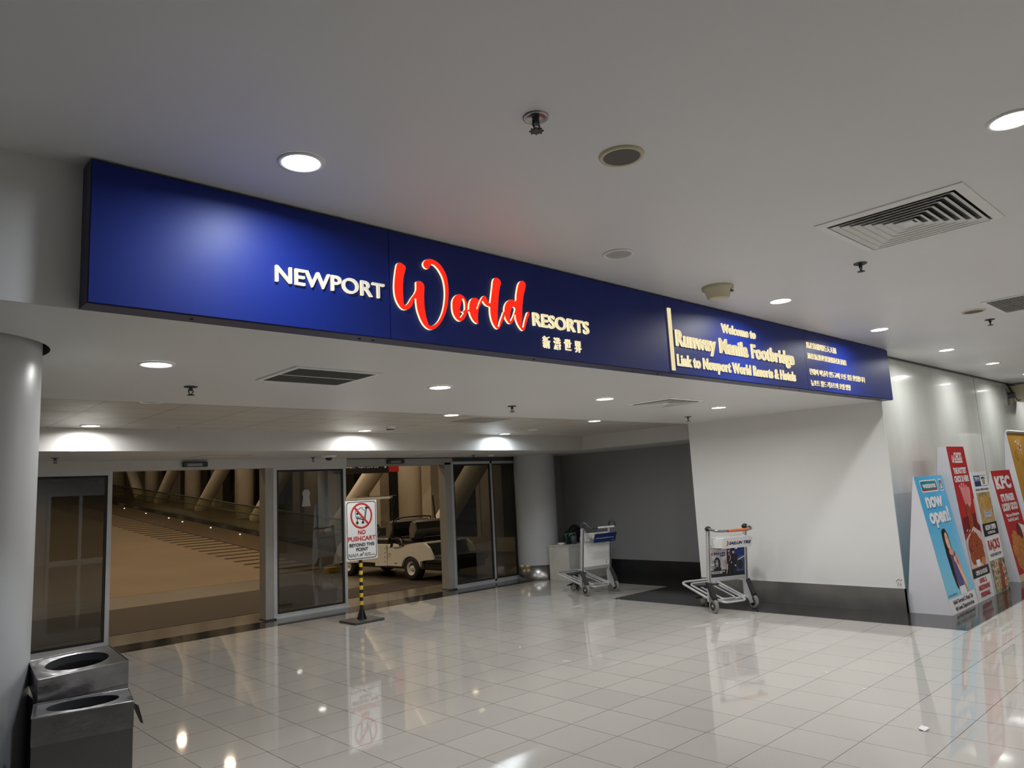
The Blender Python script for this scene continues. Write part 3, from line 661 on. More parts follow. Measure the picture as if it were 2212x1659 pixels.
def grille(x0, y0, x1, y1, z, label, nx, ny, back, mt):
    t = thing('air_grille', label, 'air vent', ((x0+x1)/2, (y0+y1)/2, z)); a, b = (x1-x0)/2, (y1-y0)/2; w = .03
    m = MB()
    for p, q in (((-a, -b), (a, -b+w)), ((-a, b-w), (a, b)), ((-a, -b+w), (-a+w, b-w)), ((a-w, -b+w), (a, b-w))): m.box((p[0], p[1], -.010), (q[0], q[1], 0), M_white)
    m.box((-a+w, -.007, -.009), (a-w, .007, -.001), M_white); m.build('frame', t)
    MB().add([(-a+w, -b+w, -.001), (a-w, -b+w, -.001), (a-w, b-w, -.001), (-a+w, b-w, -.001)], [(0, 1, 2, 3)], back).build('duct_shade_plate', t, fix=False)  # plate behind the slats, its dark colour standing for duct shade
    m = MB()
    for i in range(1, nx): x = -a+w+(2*a-2*w)*i/nx; m.box((x-.0011, -b+w, -.0085), (x+.0011, b-w, -.0015), mt)
    for i in range(1, ny): y = -b+w+(2*b-2*w)*i/ny; m.box((-a+w, y-.0011, -.0085), (a-w, y+.0011, -.0015), mt)
    m.build('core_slats', t)
grille(2.025, 3.99, 2.63, 4.56, 2.40, 'square return-air grille with dark fine mesh in the lower ceiling', 30, 28, M_black, mat('grille_grey', (.16, .155, .14), .5))
grille(7.25, .92, 8.0, 1.68, 3.0, 'slatted grey air grille cut by the right edge of the photo', 2, 26, mat('grille_back', (.13, .13, .125), .6), mat('grille_lightgrey', (.42, .42, .41), .5))
# access panel outlines in the soffit and a patch panel
def hatch(x0, y0, x1, y1, z, label):
    m = MB(); w = .006
    m.box((x0, y0, z-.002), (x1, y0+w, z), M_dark); m.box((x0, y1-w, z-.002), (x1, y1, z), M_dark); m.box((x0, y0, z-.002), (x0+w, y1, z), M_dark); m.box((x1-w, y0, z-.002), (x1, y1, z), M_dark)
    m.box((x0+w, y0+w, z-.0015), (x1-w, y1-w, z), M_bulk)
    tag(m.build('access_panel'), label, 'access panel', 'access panels in the soffit')
hatch(3.35, 9.0, 3.95, 9.5, 2.21, 'flush access panel in the soffit above the left opening')
hatch(6.75, 8.95, 7.3, 9.4, 2.21, 'flush access panel in the soffit above the right opening')
tag(MB().box((5.45, 6.35, 2.4425), (6.0, 6.85, 2.445), mat('patch_grey', (.30, .275, .235), .5)).build('ceiling_patch'), 'darker grey square panel in the panelled ceiling strip', 'ceiling panel')
# floodlight on the poster wall
t = thing('spot_fitting', 'cream spot fitting with dark bracket high on the glossy wall at the right edge', 'spotlight', (15.1, 3.31, 2.8))
m = MB(); m.cyl((0, -.02, .20), (0, -.10, .0), .018, M_black, n=10); m.box((-.05, -.02, -.18), (.03, 0, .1), M_steel); m.cyl((0, -.02, -.02), (0, -.12, -.02), .05, M_dark, n=14); m.build('bracket', t)
MB().tube([(0, -.1, -.04), (.08, -.14, -.12), (.22, -.16, -.10), (.3, -.16, -.02)], .008, M_black, n=8).build('cable', t)
MB().box((.18, -.26, -.12), (.62, -.05, .16), M_cream, bev=.01).build('housing', t)

# =================================================================== TRASH BINS
def trash_bin(label, P, band, foot):
    """P = four corners of the lid: front-left, front-right, back-right, back-left"""
    P = [Vector(p) for p in P]; c = sum(P, Vector())/4; t = thing('trash_bin', label, 'trash bin', (c.x, c.y, 0), group='stainless trash bins by the left column')
    Q = [p-Vector((c.x, c.y, 0)) for p in P]
    bl = lambda u, v: Q[0]*(1-u)*(1-v)+Q[1]*u*(1-v)+Q[2]*u*v+Q[3]*(1-u)*v
    n = 48; O = []; E = []
    for i in range(n):
        a = 2*PI*(i+.5)/n; k = .5/max(abs(math.cos(a)), abs(math.sin(a))); O.append(bl(.5+math.cos(a)*k, .5+math.sin(a)*k)); E.append(bl(.5+.375*math.cos(a), .52+.36*math.sin(a)))
    m = MB(); m.add(O+E, [(i, (i+1) % n, n+(i+1) % n, n+i) for i in range(n)], M_chrome)
    cs = [0, 0, 0, 0]
    for j, s_ in enumerate(((-1, -1), (1, -1), (1, 1), (-1, 1))):   # corners back in
        a = min(range(n), key=lambda i: (O[i]-Q[j]).length); b = a+1 if (O[(a+1) % n]-Q[j]).length < (O[a-1]-Q[j]).length else a-1
        m.add([O[a], Q[j], O[b % n]], [(0, 1, 2)], M_chrome)
    D = [q-Vector((0, 0, band)) for q in Q]
    for j in range(4):
        k = (j+1) % 4; m.add([Q[j], Q[k], D[k], D[j]], [(0, 1, 2, 3)], M_chrome)
        m.cyl(Q[j], Q[k], .003, M_chrome, n=8, caps=False)
    m.build('lid', t, fix=False)
    m = MB(); I = [p-Vector((0, 0, .035)) for p in E]; I2 = [p-Vector((0, 0, .3)) for p in E]
    m.add(E+I, [(i, (i+1) % n, n+(i+1) % n, n+i) for i in range(n)], M_dark, smooth=True); m.add(I+I2, [(i, (i+1) % n, n+(i+1) % n, n+i) for i in range(n)], M_black); m.add(I2, [tuple(range(n))], M_black)
    m.build('opening_collar', t, fix=False)
    z = min(d.z for d in D)+.004; m = MB(); vs = []
    cc = sum(D, Vector())/4
    for d in D: e = Vector((d.x, d.y, 0))*foot; vs += [(e.x, e.y, z), (e.x, e.y, .0)]
    m.add(vs, [(2*j, 2*((j+1) % 4), 2*((j+1) % 4)+1, 2*j+1) for j in range(4)]+[(0, 2, 4, 6), (1, 3, 5, 7)], M_perf); m.build('perforated_body', t)
    return t, Q
b1, _ = trash_bin('taller dented steel trash bin behind the other, with a tilted lid and oval opening', [(.727, 3.807, .90), (1.106, 3.884, .90), (1.095, 4.175, .94), (.742, 4.08, .94)], .105, 1.0)
b2, Q = trash_bin('nearer, lower steel trash bin with perforated body and oval opening at the bottom left', [(.655, 3.52, .81), (1.008, 3.456, .81), (1.058, 3.71, .81), (.709, 3.774, .81)], .105, .99)
q = (Q[1]+Q[2])/2
MB().add([(q.x+.004, q.y-.09, q.z-.03), (q.x+.004, q.y+.02, q.z-.03), (q.x+.03, q.y-.03, q.z-.115), (q.x+.028, q.y-.08, q.z-.11)], [(0, 1, 2, 3)], M_black).build('bag_flap', b2, fix=False)

# =================================================================== NO PUSHCART NOTICE
t = thing('notice_stand', 'white no-pushcart notice on a black and yellow striped post before the doors', 'sign stand', (5.28, 8.655, 0), R(2))
MB().box((-.227, -.193, 0), (.227, .193, .03), mat('dusty_black_base', (.045, .045, .047), .55, 0, var=.2, scale=20), bev=.008).build('base_plate', t)
m = MB(); m.cyl((0, 0, .03), (0, 0, 1.2), .023, M_black, n=18); m.build('post', t)
m = MB(); m.cyl((0, 0, .03), (0, 0, .15), .045, M_black, n=12, r2=.026)
for k in range(4): a = k*PI/2+.4; m.prism([(.02, .03), (.075, .03), (.03, .15), (.02, .15)], -.004, .004, M_black, 'y', T=Matrix.Rotation(a, 4, 'Z'))
m.build('foot_gussets', t)
for z in (.235, .335, .432, .530, .625, .723): MB().cyl((0, 0, z-.026), (0, 0, z+.026), .0245, M_yel, n=18).build('yellow_band', t)
MB().box((-.242, -.036, .79), (.248, -.024, 1.566), M_signw, bev=.002).build('sign_panel', t)
p = Print((-.242, -.0364, .79), (1, 0, 0), (0, 0, 1), (0, -1, 0)); w, h = .49, .776
p.rrect(.014, .014, w-.014, h-.014, .04, M_inkblk); p.rrect(.024, .024, w-.024, h-.024, .034, M_signw)
cx, cz = .245, .575
p.ring(cx, cz, .145, .172, M_inkred)
p.line([(.15, .625), (.175, .66), (.215, .665), (.225, .68), (.262, .68), (.268, .657), (.305, .640), (.29, .545), (.16, .565), (.15, .625)], .008, M_inkblk)
p.poly([(.162, .612), (.205, .63), (.215, .60), (.172, .585)], M_inkblk)
p.line([(.165, .55), (.30, .515)], .014, M_inkblk); p.line([(.30, .515), (.325, .675)], .013, M_inkblk); p.line([(.32, .675), (.362, .675)], .014, M_inkblk)
p.ell(.322, .675, .019, .019, M_inkblk); p.line([(.18, .545), (.178, .50)], .012, M_inkblk); p.line([(.268, .525), (.268, .505)], .012, M_inkblk)
p.ell(.178, .485, .019, .019, M_inkblk); p.ell(.266, .487, .019, .019, M_inkblk)
p.line([(cx-.105, cz+.11), (cx+.105, cz-.11)], .026, M_inkred)
p.text('NO', w/2, .335, .054, M_inkred, bold=.035, w=.118, align='c'); p.text('PUSHCART', w/2, .252, .056, M_inkred, bold=.03, w=.43, align='c')
p.text('BEYOND THIS', w/2, .178, .042, M_inkblk, bold=.03, w=.39, align='c'); p.text('POINT', w/2, .118, .042, M_inkblk, bold=.03, w=.185, align='c')
teal = mat('sign_teal', (.02, .10, .13), .4, 0, var=0)
for i, pts in enumerate(([(0, 0), (0, 1), (.8, 0), (.8, 1)], [(1.05, 0), (1.45, 1), (1.85, 0)], [(2.1, 0), (2.1, 1)], [(2.35, 0), (2.75, 1), (3.15, 0)])):
    p.line([(.036+a*.048, .050+b*.038) for a, b in pts], .007, teal)
p.line([(.212, .05), (.222, .08), (.238, .056), (.25, .08), (.268, .096)], .009, M_inkblk)
p.text('New NAIA', .282, .073, .014, M_inkblk, bold=.03); p.text('Infra Corporation', .282, .050, .014, M_inkblk, bold=.03, w=.165); p.build('print', t)

# =================================================================== LUGGAGE CARTS
def luggage_cart(label, loc, rz, handle, posts_m):
    t = thing('luggage_cart', label, 'luggage cart', loc, rz, 'luggage carts by the right wall')
    for s in (-1, 1):
        # rear wheel with bracket
        x = .291*s
        w = MB().lathe([(.052, -.017), (.078, -.017), (.084, -.010), (.084, .010), (.078, .017), (.052, .017)], M_tyre, n=36, T=Matrix.Translation((x, 0, .084)) @ Matrix.Rotation(PI/2, 4, 'Y')).build('rear_wheel', t)
        h = MB(); h.lathe([(0, -.014), (.054, -.014), (.054, .014), (0, .014)], M_dark, n=28, T=Matrix.Translation((x, 0, .084)) @ Matrix.Rotation(PI/2, 4, 'Y'))
        h.cyl((x-.026, 0, .084), (x+.026, 0, .084), .012, M_alu, n=12); h.build('hub', w)
        b = MB(); xi = x-.034*s
        b.prism([(.13, .34), (.075, .34), (-.005, .17), (-.02, .075), (.02, .06), (.06, .12), (.13, .13)], xi-.006, xi+.006, M_alu, 'x')
        b.prism([(.105, .355), (.070, .355), (-.035, .185), (-.035, .155), (.0, .165), (.06, .27)], min(xi, xi+.06*s), max(xi, xi+.06*s), posts_m['guard'], 'x')
        b.build('wheel_bracket', t)
        # posts
        px = .272*s
        MB().box((px-.022, .045, .12), (px+.022, .085, .975), M_alu, bev=.006).box((px-.007, .042, .2), (px+.007, .046, .97), M_steel).build('post', t)
    # cross rails
    MB().box((-.25, .05, .355), (.25, .08, .405), M_alu, bev=.004).build('cross_rail', t)
    MB().box((-.25, .052, .765), (.25, .078, .80), M_alu, bev=.004).build('upper_rail', t)
    MB().box((-.255, .085, .105), (.255, .12, .14), M_alu, bev=.006).build('axle_beam', t)
    # platform: outer loop and long inner loops, rising to the nose
    def loop(x0, x1, y0, y1, z0, z1, r, cr, both=True):
        pts = []; f = lambda y: z0+(z1-z0)*(y-y0)/(y1-y0)
        if both:
            for a in range(180, 271, 15): pts.append((x0+cr+cr*math.cos(R(a)), y0+cr+cr*math.sin(R(a))))
            for a in range(270, 361, 15): pts.append((x1-cr+cr*math.cos(R(a)), y0+cr+cr*math.sin(R(a))))
        else: pts += [(x1, y0)]
        for a in range(0, 91, 15): pts.append((x1-cr+cr*math.cos(R(a)), y1-cr+cr*math.sin(R(a))))
        for a in range(90, 181, 15): pts.append((x0+cr+cr*math.cos(R(a)), y1-cr+cr*math.sin(R(a))))
        if not both: pts += [(x0, y0)]
        return [(x, y, f(y)) for x, y in pts]
    MB().tube(loop(-.245, .245, .09, .77, .13, .285, .015, .085, False), .016, M_alu, n=10).build('platform_frame', t)
    MB().tube(loop(-.175, .175, -.03, .68, .115, .268, .012, .07), .013, M_alu, n=10, closed=True).build('platform_loop', t)
    MB().tube(loop(-.095, .095, .08, .57, .14, .243, .012, .04), .010, M_alu, n=10, closed=True).build('inner_loop', t)
    m = MB(); m.prism([(-.17, .52), (.17, .52), (.13, .66), (-.13, .66)], .250, .262, M_dark, 'z'); m.build('nose_plate', t)
    # nose castors
    for s in (-1, 1):
        w = MB().lathe([(.035, -.012), (.055, -.012), (.060, -.006), (.060, .006), (.055, .012), (.035, .012), (0, .01), (0, -.01), (.035, -.012)], M_tyre, n=28, T=Matrix.Translation((.045*s, .60, .060)) @ Matrix.Rotation(PI/2, 4, 'Y')).build('nose_wheel', t)
    m = MB(); m.prism([(.57, .05), (.63, .05), (.66, .245), (.54, .235)], -.022, .022, M_dark, 'x'); m.prism([(.60, .09), (.72, .065), (.72, .08), (.60, .12)], -.07, -.03, M_black, 'x'); m.build('castor_fork', t)
    MB().prism([(.10, .10), (.22, .07), (.27, .075), (.27, .085), (.12, .125)], .03, .13, M_black, 'x').build('brake_pedal', t)
    # ad panel
    MB().box((-.25, .058, .405), (.25, .068, .765), M_white).build('ad_panel', t)
    # handle
    hd = handle
    if hd == 'orange':
        for s in (-1, 1): MB().lathe([(0, .032), (.022, .028), (.036, .012), (.038, 0), (.036, -.014), (.022, -.028), (0, -.032)], M_black, n=20, center=(.272*s, .062, 1.0)).build('handle_knob', t)
        MB().tube([(-.272, .055, 1.0), (-.285, .01, .998), (-.275, -.04, .985), (-.24, -.08, .975), (-.19, -.10, .970), (-.1, -.105, .970)], .014, M_chrome, n=12).build('handle_bend', t)
        MB().tube([(.272, .055, 1.0), (.29, .01, .998), (.29, -.04, .985), (.26, -.08, .975), (.20, -.10, .970), (.17, -.105, .970)], .014, M_chrome, n=12).build('handle_bend', t)
        o = MB().tube([(-.10, -.105, .970), (.19, -.105, .970)], .018, M_orange, n=14).build('handle_grip', t); o['label'] = 'orange plastic handle grip'
    else:
        for s in (-1, 1): MB().tube([(.272*s, .08, .975), (.272*s, .075, 1.03), (.272*s, .03, 1.058), (.272*s, -.02, 1.045), (.262*s, -.065, .995), (.22*s, -.09, .975)], .021, M_dark, n=12, flat=.8).build('handle_bend', t)
        MB().tube([(-.22, -.09, .975), (-.11, -.095, .975)], .013, M_dark, n=12).build('handle_bar', t)
        MB().tube([(-.11, -.095, .975), (.22, -.095, .975)], .0145, M_white, n=14).build('handle_grip', t)
    # wire basket behind the panel (user side)
    wm = posts_m['wire']; m = MB()
    for z, d0, d1 in ((.775, -.085, .045), (.885, -.11, .045)):
        m.tube([(-.235, d1, z), (-.235, d0, z), (.235, d0, z), (.235, d1, z)], .0045, wm, n=6)
    for i in range(9): x = -.235+.47*i/8; m.tube([(x, .045, .775), (x, -.085, .775), (x, -.11, .885)], .003, wm, n=6)
    for i in range(1, 4): y = .045-.13*i/4; m.tube([(-.235, y, .885), (-.235, y, .775), (.235, y, .775), (.235, y, .885)], .003, wm, n=6)
    m.tube([(-.10, -.11, .885), (-.09, -.07, .912), (.10, -.07, .912), (.11, -.11, .885)], .003, wm, n=6)
    m.tube([(.0, -.09, .775), (.0, -.10, .75), (.02, -.105, .75), (.03, -.085, .775)], .004, wm, n=6)
    m.build('wire_basket', t)
    MB().box((-.24, .032, .775), (.24, .042, .90), M_white).build('basket_back', t)
    MB().prism([(-.092, .760), (-.127, .890), (-.133, .890), (-.098, .760)], -.185, .24, posts_m['plate'], 'x').build('basket_plate', t)
    return t
c2 = luggage_cart('luggage cart with orange handle grip and tire advertisement, at the white wall', (8.22, 4.93, 0), R(-23.2), 'orange', dict(guard=M_black, wire=M_white, plate=M_white))
c1 = luggage_cart('luggage cart with white grip, navy basket plate and blank panel, by the cabinet', (8.59, 7.355, 0), R(-8.5), 'grey', dict(guard=M_dark, wire=M_steel, plate=M_navy))
sn = Vector((0, -.1296, -.0349)).normalized(); su = Vector((0, -.035, .13)).normalized()
# prints
p = Print((-.175, -.0985, .760), (1, 0, 0), (0, -.035, .13), (0, -.130, -.035)); kr = srgb(205, 90, 60)
M_rust = mat('print_rust', kr, .4, 0, var=0); M_pale = mat('print_pale', (.60, .60, .60), .4, 0, var=0)
p.ell(.035, .064, .026, .034, M_pale); p.ell(.046, .064, .026, .034, M_rust); p.ell(.026, .064, .026, .036, M_white)
p.text('SAILUN TIRE', .078, .046, .036, M_navy, w=.315, bold=.05, slant=.22); p.build('basket_print', c2)
p = Print((-.175, -.0985, .760), (1, 0, 0), (0, -.035, .13), (0, -.130, -.035))
p.text("Don't Forget Anything Behind ~Bon Voyage!", .025, .060, .014, M_inkwht, w=.345, bold=.02); p.text('NAIA', .345, .02, .010, M_inkwht, w=.035, bold=.03); p.build('basket_print', c1)
p = Print((-.25, .0575, .405), (1, 0, 0), (0, 0, 1), (0, -1, 0))
for u, v, ww in ((.455, .06, .012), (.452, .025, .022)): p.rect(u, v, u+ww, v+.012, M_dark)
p.text('5', .455, .055, .018, M_dark, bold=.03); p.build('panel_print', c1)
# tire advertisement
p = Print((-.25, .0575, .405), (1, 0, 0), (0, 0, 1), (0, -1, 0)); w, h = .5, .36
wallm = food('ad_grey_wall', [(.20, .19, .20), (.42, .40, .42), (.60, .58, .58)], 9); M_deep = ramp_mat('ad_night_blue', (.006, .008, .02), (.015, .035, .22), 2, .40, .765)
M_skin = mat('print_skin', srgb(214, 160, 130), .5, 0, var=0); M_suit = mat('print_black_cloth', (.012, .012, .02), .5, 0, var=0)
p.rect(0, .02, w, h, wallm); p.poly([(.28, .02), (w, .02), (w, h), (.20+.1, h), (.265, .2)], M_deep); p.rect(0, 0, w, .085, M_suit)
p.poly([(.33, .05), (.5, .05), (.5, .24), (.44, .245), (.395, .225), (.37, .16)], mat('ad_car_blue', (.05, .08, .2), .3, 0, var=.1)); p.poly([(.40, .195), (.5, .235), (.5, .222), (.41, .185)], M_pale); p.ell(.435, .13, .042, .055, M_suit); p.ring(.435, .13, .022, .032, M_dark)
p.ell(.022, .285, .016, .018, M_rust); p.text('SAILUN', .045, .275, .026, M_navy, w=.165, bold=.05, slant=.22); p.text('TIRE', .135, .248, .018, M_navy, w=.075, bold=.05, slant=.22)
p.ell(.10, .17, .045, .072, M_suit, rot=.15); p.ell(.092, .168, .030, .052, M_dark, rot=.15)
for a in range(6): p.line([(.092, .168), (.092+.026*math.cos(a*1.047), .168+.046*math.sin(a*1.047))], .006, M_pale)
p.poly([(.05, .075), (.15, .085), (.155, .115), (.045, .11)], M_suit)
# woman in a long black dress, man in a dark suit
p.poly([(.262, .02), (.30, .02), (.305, .14), (.288, .215), (.262, .275), (.243, .27), (.235, .21), (.245, .16)], M_suit); p.poly([(.236, .14), (.255, .15), (.245, .07), (.232, .03), (.225, .03), (.232, .07)], M_skin)
p.line([(.285, .255), (.292, .215), (.275, .19)], .010, M_skin); p.poly([(.245, .262), (.275, .262), (.277, .285), (.245, .285)], M_skin); p.ell(.262, .305, .018, .032, M_suit); p.ell(.264, .305, .010, .015, M_skin); p.ell(.247, .28, .010, .04, M_suit)
p.poly([(.318, .02), (.37, .02), (.385, .16), (.392, .235), (.36, .27), (.32, .27), (.300, .24), (.302, .16)], M_suit); p.ell(.333, .297, .018, .027, M_skin); p.ell(.332, .318, .021, .014, M_suit); p.ell(.362, .125, .012, .012, M_skin); p.ell(.303, .165, .008, .014, M_skin); p.line([(.322, .301), (.345, .301)], .004, M_suit)
p.text('HIGH QUALITY DESIGNED', .005, .062, .012, M_inkwht, w=.20, bold=.04); p.text('WORLD-CLASS RIDE', .005, .044, .012, M_inkwht, w=.16, bold=.04); p.text('FREE', 0.003, .15, .012, M_inkwht, w=.05, bold=.04)
p.build('advertisement', c2)

# the uprights recline towards the handle: lean everything they carry
_done = set()
for cart in (c1, c2):
    for ch in kids(cart):
        if ch.name.split('.')[0] in ('post', 'cross_rail', 'upper_rail', 'ad_panel', 'handle_knob', 'handle_bend', 'handle_bar', 'handle_grip', 'wire_basket', 'basket_back', 'basket_plate', 'basket_print', 'panel_print', 'advertisement'):
            if ch.data.name in _done: continue
            _done.add(ch.data.name)
            for v in ch.data.vertices: v.co.y += .045-.11*(v.co.z-.15)

# =================================================================== CABINET BY THE COLUMN
t = thing('cabinet', 'low off-white cabinet between the round column and the nearer cart', 'cabinet', (9.40, 8.715, 0))
MB().box((0.004, 0.004, 0), (.98, .48, .585), M_dirt).build('body', t)
MB().box((-.004, -.004, .582), (.985, .484, .602), M_dirt).build('top', t)
MB().box((-.002, .012, .015), (.006, .47, .574), M_dirt).build('door', t)
ZT = .602
t = thing('two_way_radio', 'black two-way radio with antenna standing on the cabinet', 'radio', (9.66, 8.95, ZT))
MB().box((-.028, -.02, 0), (.028, .02, .13), M_black, bev=.006).build('body', t); MB().cyl((-.012, 0, .13), (-.012, 0, .285), .006, M_black, n=8, r2=.004).build('antenna', t)
t = thing('charging_cup', 'dark blue-grey cup beside the radio on the cabinet', 'cup', (9.765, 8.92, ZT))
MB().lathe([(0, 0), (.055, 0), (.06, .14), (.052, .142), (.05, .13), (0, .13)], mat('blue_grey_plastic', (.075, .09, .115), .45), n=24).build('body', t); MB().lathe([(.052, .13), (.058, .15), (.045, .162), (0, .165)], M_black, n=24).build('lid', t)
t = thing('green_board', 'green framed board leaning behind the cup on the cabinet', 'board', (9.66, 8.99, ZT))
T = Matrix.Rotation(R(-8), 4, 'X'); MB().box((0, 0, 0), (.27, .012, .185), mat('dark_green', (.01, .075, .03), .4), T=T).build('board', t)
m = MB(); frame_rect(m, 0, .27, .0, .185, .010, -.002, .0, mat('green_edge', (.10, .42, .18), .4)); m.v = [(T @ Vector(v))[:] for v in m.v]; m.build('edge_strip', t)
m = MB(); m.box((.095, -.003, .145), (.12, -.001, .165), M_pale, T=T); m.box((.135, -.003, .148), (.185, -.001, .168), M_pale, T=T); m.build('print', t)
o = MB().lathe([(0, .004), (.04, .004), (.065, .032), (.068, .032), (.045, 0), (0, 0)], M_white, n=24).build('small_dish', loc=(9.55, 9.02, ZT)); tag(o, 'small white dish left of the radio on the cabinet', 'dish')
t = thing('black_bag', 'slumped black bag at the back of the cabinet behind the green board', 'bag', (9.95, 9.0, ZT))
bm = bmesh.new(); bmesh.ops.create_icosphere(bm, subdivisions=4, radius=1)
for v in bm.verts:
    x, y, z = v.co; k = 1+.10*math.sin(5*x+2*z)+.06*math.sin(9*y+4*x); v.co = Vector((x*.26*k, y*.085*k, .135+z*.16*(1+.12*math.sin(3*x))*k)); v.co.z = max(v.co.z, 0)
me = bpy.data.meshes.new('body'); bm.to_mesh(me); bm.free(); me.materials.append(M_black)
for q in me.polygons: q.use_smooth = True
o = bpy.data.objects.new('body', me); C.objects.link(o); o.parent = t; o.location = (.05, .105, 0)
MB().tube([(-.1, .06, .2), (-.03, .0, .27), (.08, 0, .27), (.15, .06, .2)], .012, M_black, n=8).build('handle', t)
t = thing('white_cloth_bag', 'white plastic bag against the black bag on the cabinet', 'bag', (10.05, 8.93, ZT))
MB().add([(-.09, 0, 0), (.08, 0, 0), (.10, .04, 0), (-.07, .04, 0), (-.05, .0, .19), (.06, 0, .20), (.06, .03, .21), (-.04, .03, .19), (.12, .0, .08), (-.10, .01, .08)], [(0, 1, 8, 5, 4, 9), (1, 2, 8), (3, 0, 9), (2, 3, 7, 6), (4, 5, 6, 7), (5, 8, 2, 6), (4, 7, 3, 9)], M_white).build('body', t, fix=True)

# =================================================================== GOLF CART ON THE LANDING
t = thing('golf_cart', 'white electric golf cart with black seats beyond the right opening', 'golf cart', (8.25, 11.75, .0035), R(3))
BW_ = 1.12
def wheel(x, y, s):
    T = Matrix.Translation((x, y, .225)) @ Matrix.Rotation(PI/2, 4, 'Y')
    w = MB().lathe([(.13, -.09), (.19, -.095), (.222, -.075), (.225, -.03), (.225, .03), (.222, .075), (.19, .095), (.13, .09)], M_rub, n=36, T=T).build('wheel', t)
    z = -.085 if s < 0 else .085
    r = MB(); r.lathe([(.135, z), (.125, z*1.02), (.105, z*.6), (.05, z*.5), (.045, z*.95), (0, z*.95)], M_white, n=28, T=T)
    r.build('rim', w)
for x, s in ((.10, -1), (BW_-.10, 1)): wheel(x, 0, s); wheel(x, 2.12, s)
m = MB(); m.box((.06, -.95, .20), (BW_-.06, 2.5, .34), M_black, bev=.02); m.build('chassis', t)
# rear body shell with wheel arches
arch = [(.29, .255)]+[(.285*math.cos(R(a)), .215+.235*math.sin(R(a))) for a in range(10, 171, 16)]+[(-.30, .36)]
prof = [(.72, .255), (.70, .58), (.62, .60), (.50, .565), (.28, .60), (.08, .67), (-.20, .705), (-.42, .70), (-.55, .62), (-.63, .50), (-.68, .405), (-.45, .385)]+arch[::-1]
m = MB(); m.prism(prof, 0, .05, M_buggy, 'x'); m.prism(prof, BW_-.05, BW_, M_buggy, 'x')
top = [(.70, .58), (.62, .60), (.50, .565), (.28, .60), (.08, .67), (-.20, .705), (-.42, .70)]
m.prism(top+[(-.42, .62), (.08, .60), (.5, .5), (.7, .5)], .05, BW_-.05, M_buggy, 'x'); m.build('rear_body', t)
MB().box((.05, -.34, .22), (BW_-.05, .9, .50), M_dark).build('seat_box', t)
# side panel and front body
m = MB()
for x in (0, BW_-.04): m.prism([(.74, .25), (1.13, .235), (1.13, .60), (1.05, .64), (.76, .65)], x, x+.04, M_buggy, 'x'); m.prism([(1.14, .30), (1.62, .30), (1.62, .42), (1.14, .42)], x+.01, x+.03, M_buggy, 'x')
m.build('side_panel', t)
mb = MB()
for k in range(4): mb.cyl((-.004, .80, .33+.085*k), (.003, .80, .33+.085*k), .011, M_black, n=8)
mb.build('side_bolts', t)
MB().prism([(1.75, .28), (1.80, .52), (1.92, .80), (2.05, .84), (2.45, .62), (2.62, .38), (2.60, .25)], .0, BW_, M_buggy, 'x').build('front_cowl', t)
MB().prism([(1.82, .80), (2.0, .86), (2.0, .96), (1.86, .93)], .05, BW_-.05, M_black, 'x').build('dashboard', t)
MB().tube([(.33+.17*math.cos(a*.3927), 1.66+.05*math.sin(a*.3927), .93+.16*math.sin(a*.3927)) for a in range(16)], .014, M_black, n=8, closed=True).cyl((.33, 1.67, .92), (.33, 1.88, .84), .02, M_black, n=8).build('steering_wheel', t)
# windscreen frame
m = MB()
for x in (.05, BW_-.05): m.tube([(x, 2.0, .85), (x, .60+1.35, 1.25), (x, 1.80, 1.60)], .018, M_black, n=8)
m.tube([(.05, 1.80, 1.60), (BW_-.05, 1.80, 1.60)], .02, M_black, n=8); m.build('windscreen_frame', t)
MB().box((.0, .58, 1.555), (.06, 2.0, 1.60), M_buggy).build('roof_side_rail', t)
for x in (.03, BW_-.03): MB().tube([(x, .60, .62), (x, .52, 1.1), (x, .58, 1.57)], .016, M_black, n=8).build('roof_post', t)
M_trim = mat('seat_side_taupe', (.16, .15, .12), .4)
def bench(y, label):
    m = MB(); m.box((.06, y-.04, .66), (BW_-.06, y+.52, .77), M_vinyl, bev=.035); m.build('seat_cushion', t)
    m = MB(); m.prism([(y-.10, .79), (y+.02, .78), (y+.03, .95), (y-.02, 1.09), (y-.10, 1.12), (y-.17, 1.08), (y-.19, .95)], .09, BW_-.09, M_vinyl, 'x'); m.build('seat_backrest', t)
    for x0, x1 in ((.055, .09), (BW_-.09, BW_-.055)): MB().prism([(y-.09, .80), (y+.01, .79), (y+.02, .95), (y-.03, 1.08), (y-.10, 1.105), (y-.16, 1.07), (y-.18, .95)], x0, x1, M_trim, 'x').build('backrest_side_trim', t)
    for x in (.3, BW_-.3): MB().box((x-.02, y-.12, .62), (x+.02, y-.08, .85), M_black).build('backrest_strut', t)
bench(.80, ''); bench(.06, '')
m = MB(); m.tube([(.12, .58, 1.06), (.12, .55, 1.15), (.3, .55, 1.17), (BW_-.3, .55, 1.17), (BW_-.12, .55, 1.15), (BW_-.12, .58, 1.06)], .014, M_black, n=8); m.build('grab_rail', t)
for x in (.02, BW_-.04): MB().tube([(x, .63, .60), (x, .58, .76), (x, .33, .78), (x, .23, .62)], .017, M_black, n=8).build('arm_rail', t)
MB().box((.05, -.95, .42), (BW_-.05, -.42, .46), M_dark).prism([(-.45, .46), (-.42, .46), (-.40, .68), (-.43, .68)], .08, BW_-.08, M_dark, 'x').build('rear_deck', t)
MB().box((.02, -1.0, .33), (BW_-.02, -.42, .42), M_black, bev=.02).build('rear_bumper', t)
p = Print((-.001, 0, 0), (0, -1, 0), (0, 0, 1), (-1, 0, 0)); M_gold = mat('print_grey', (.16, .15, .13), .4, 0, var=0)
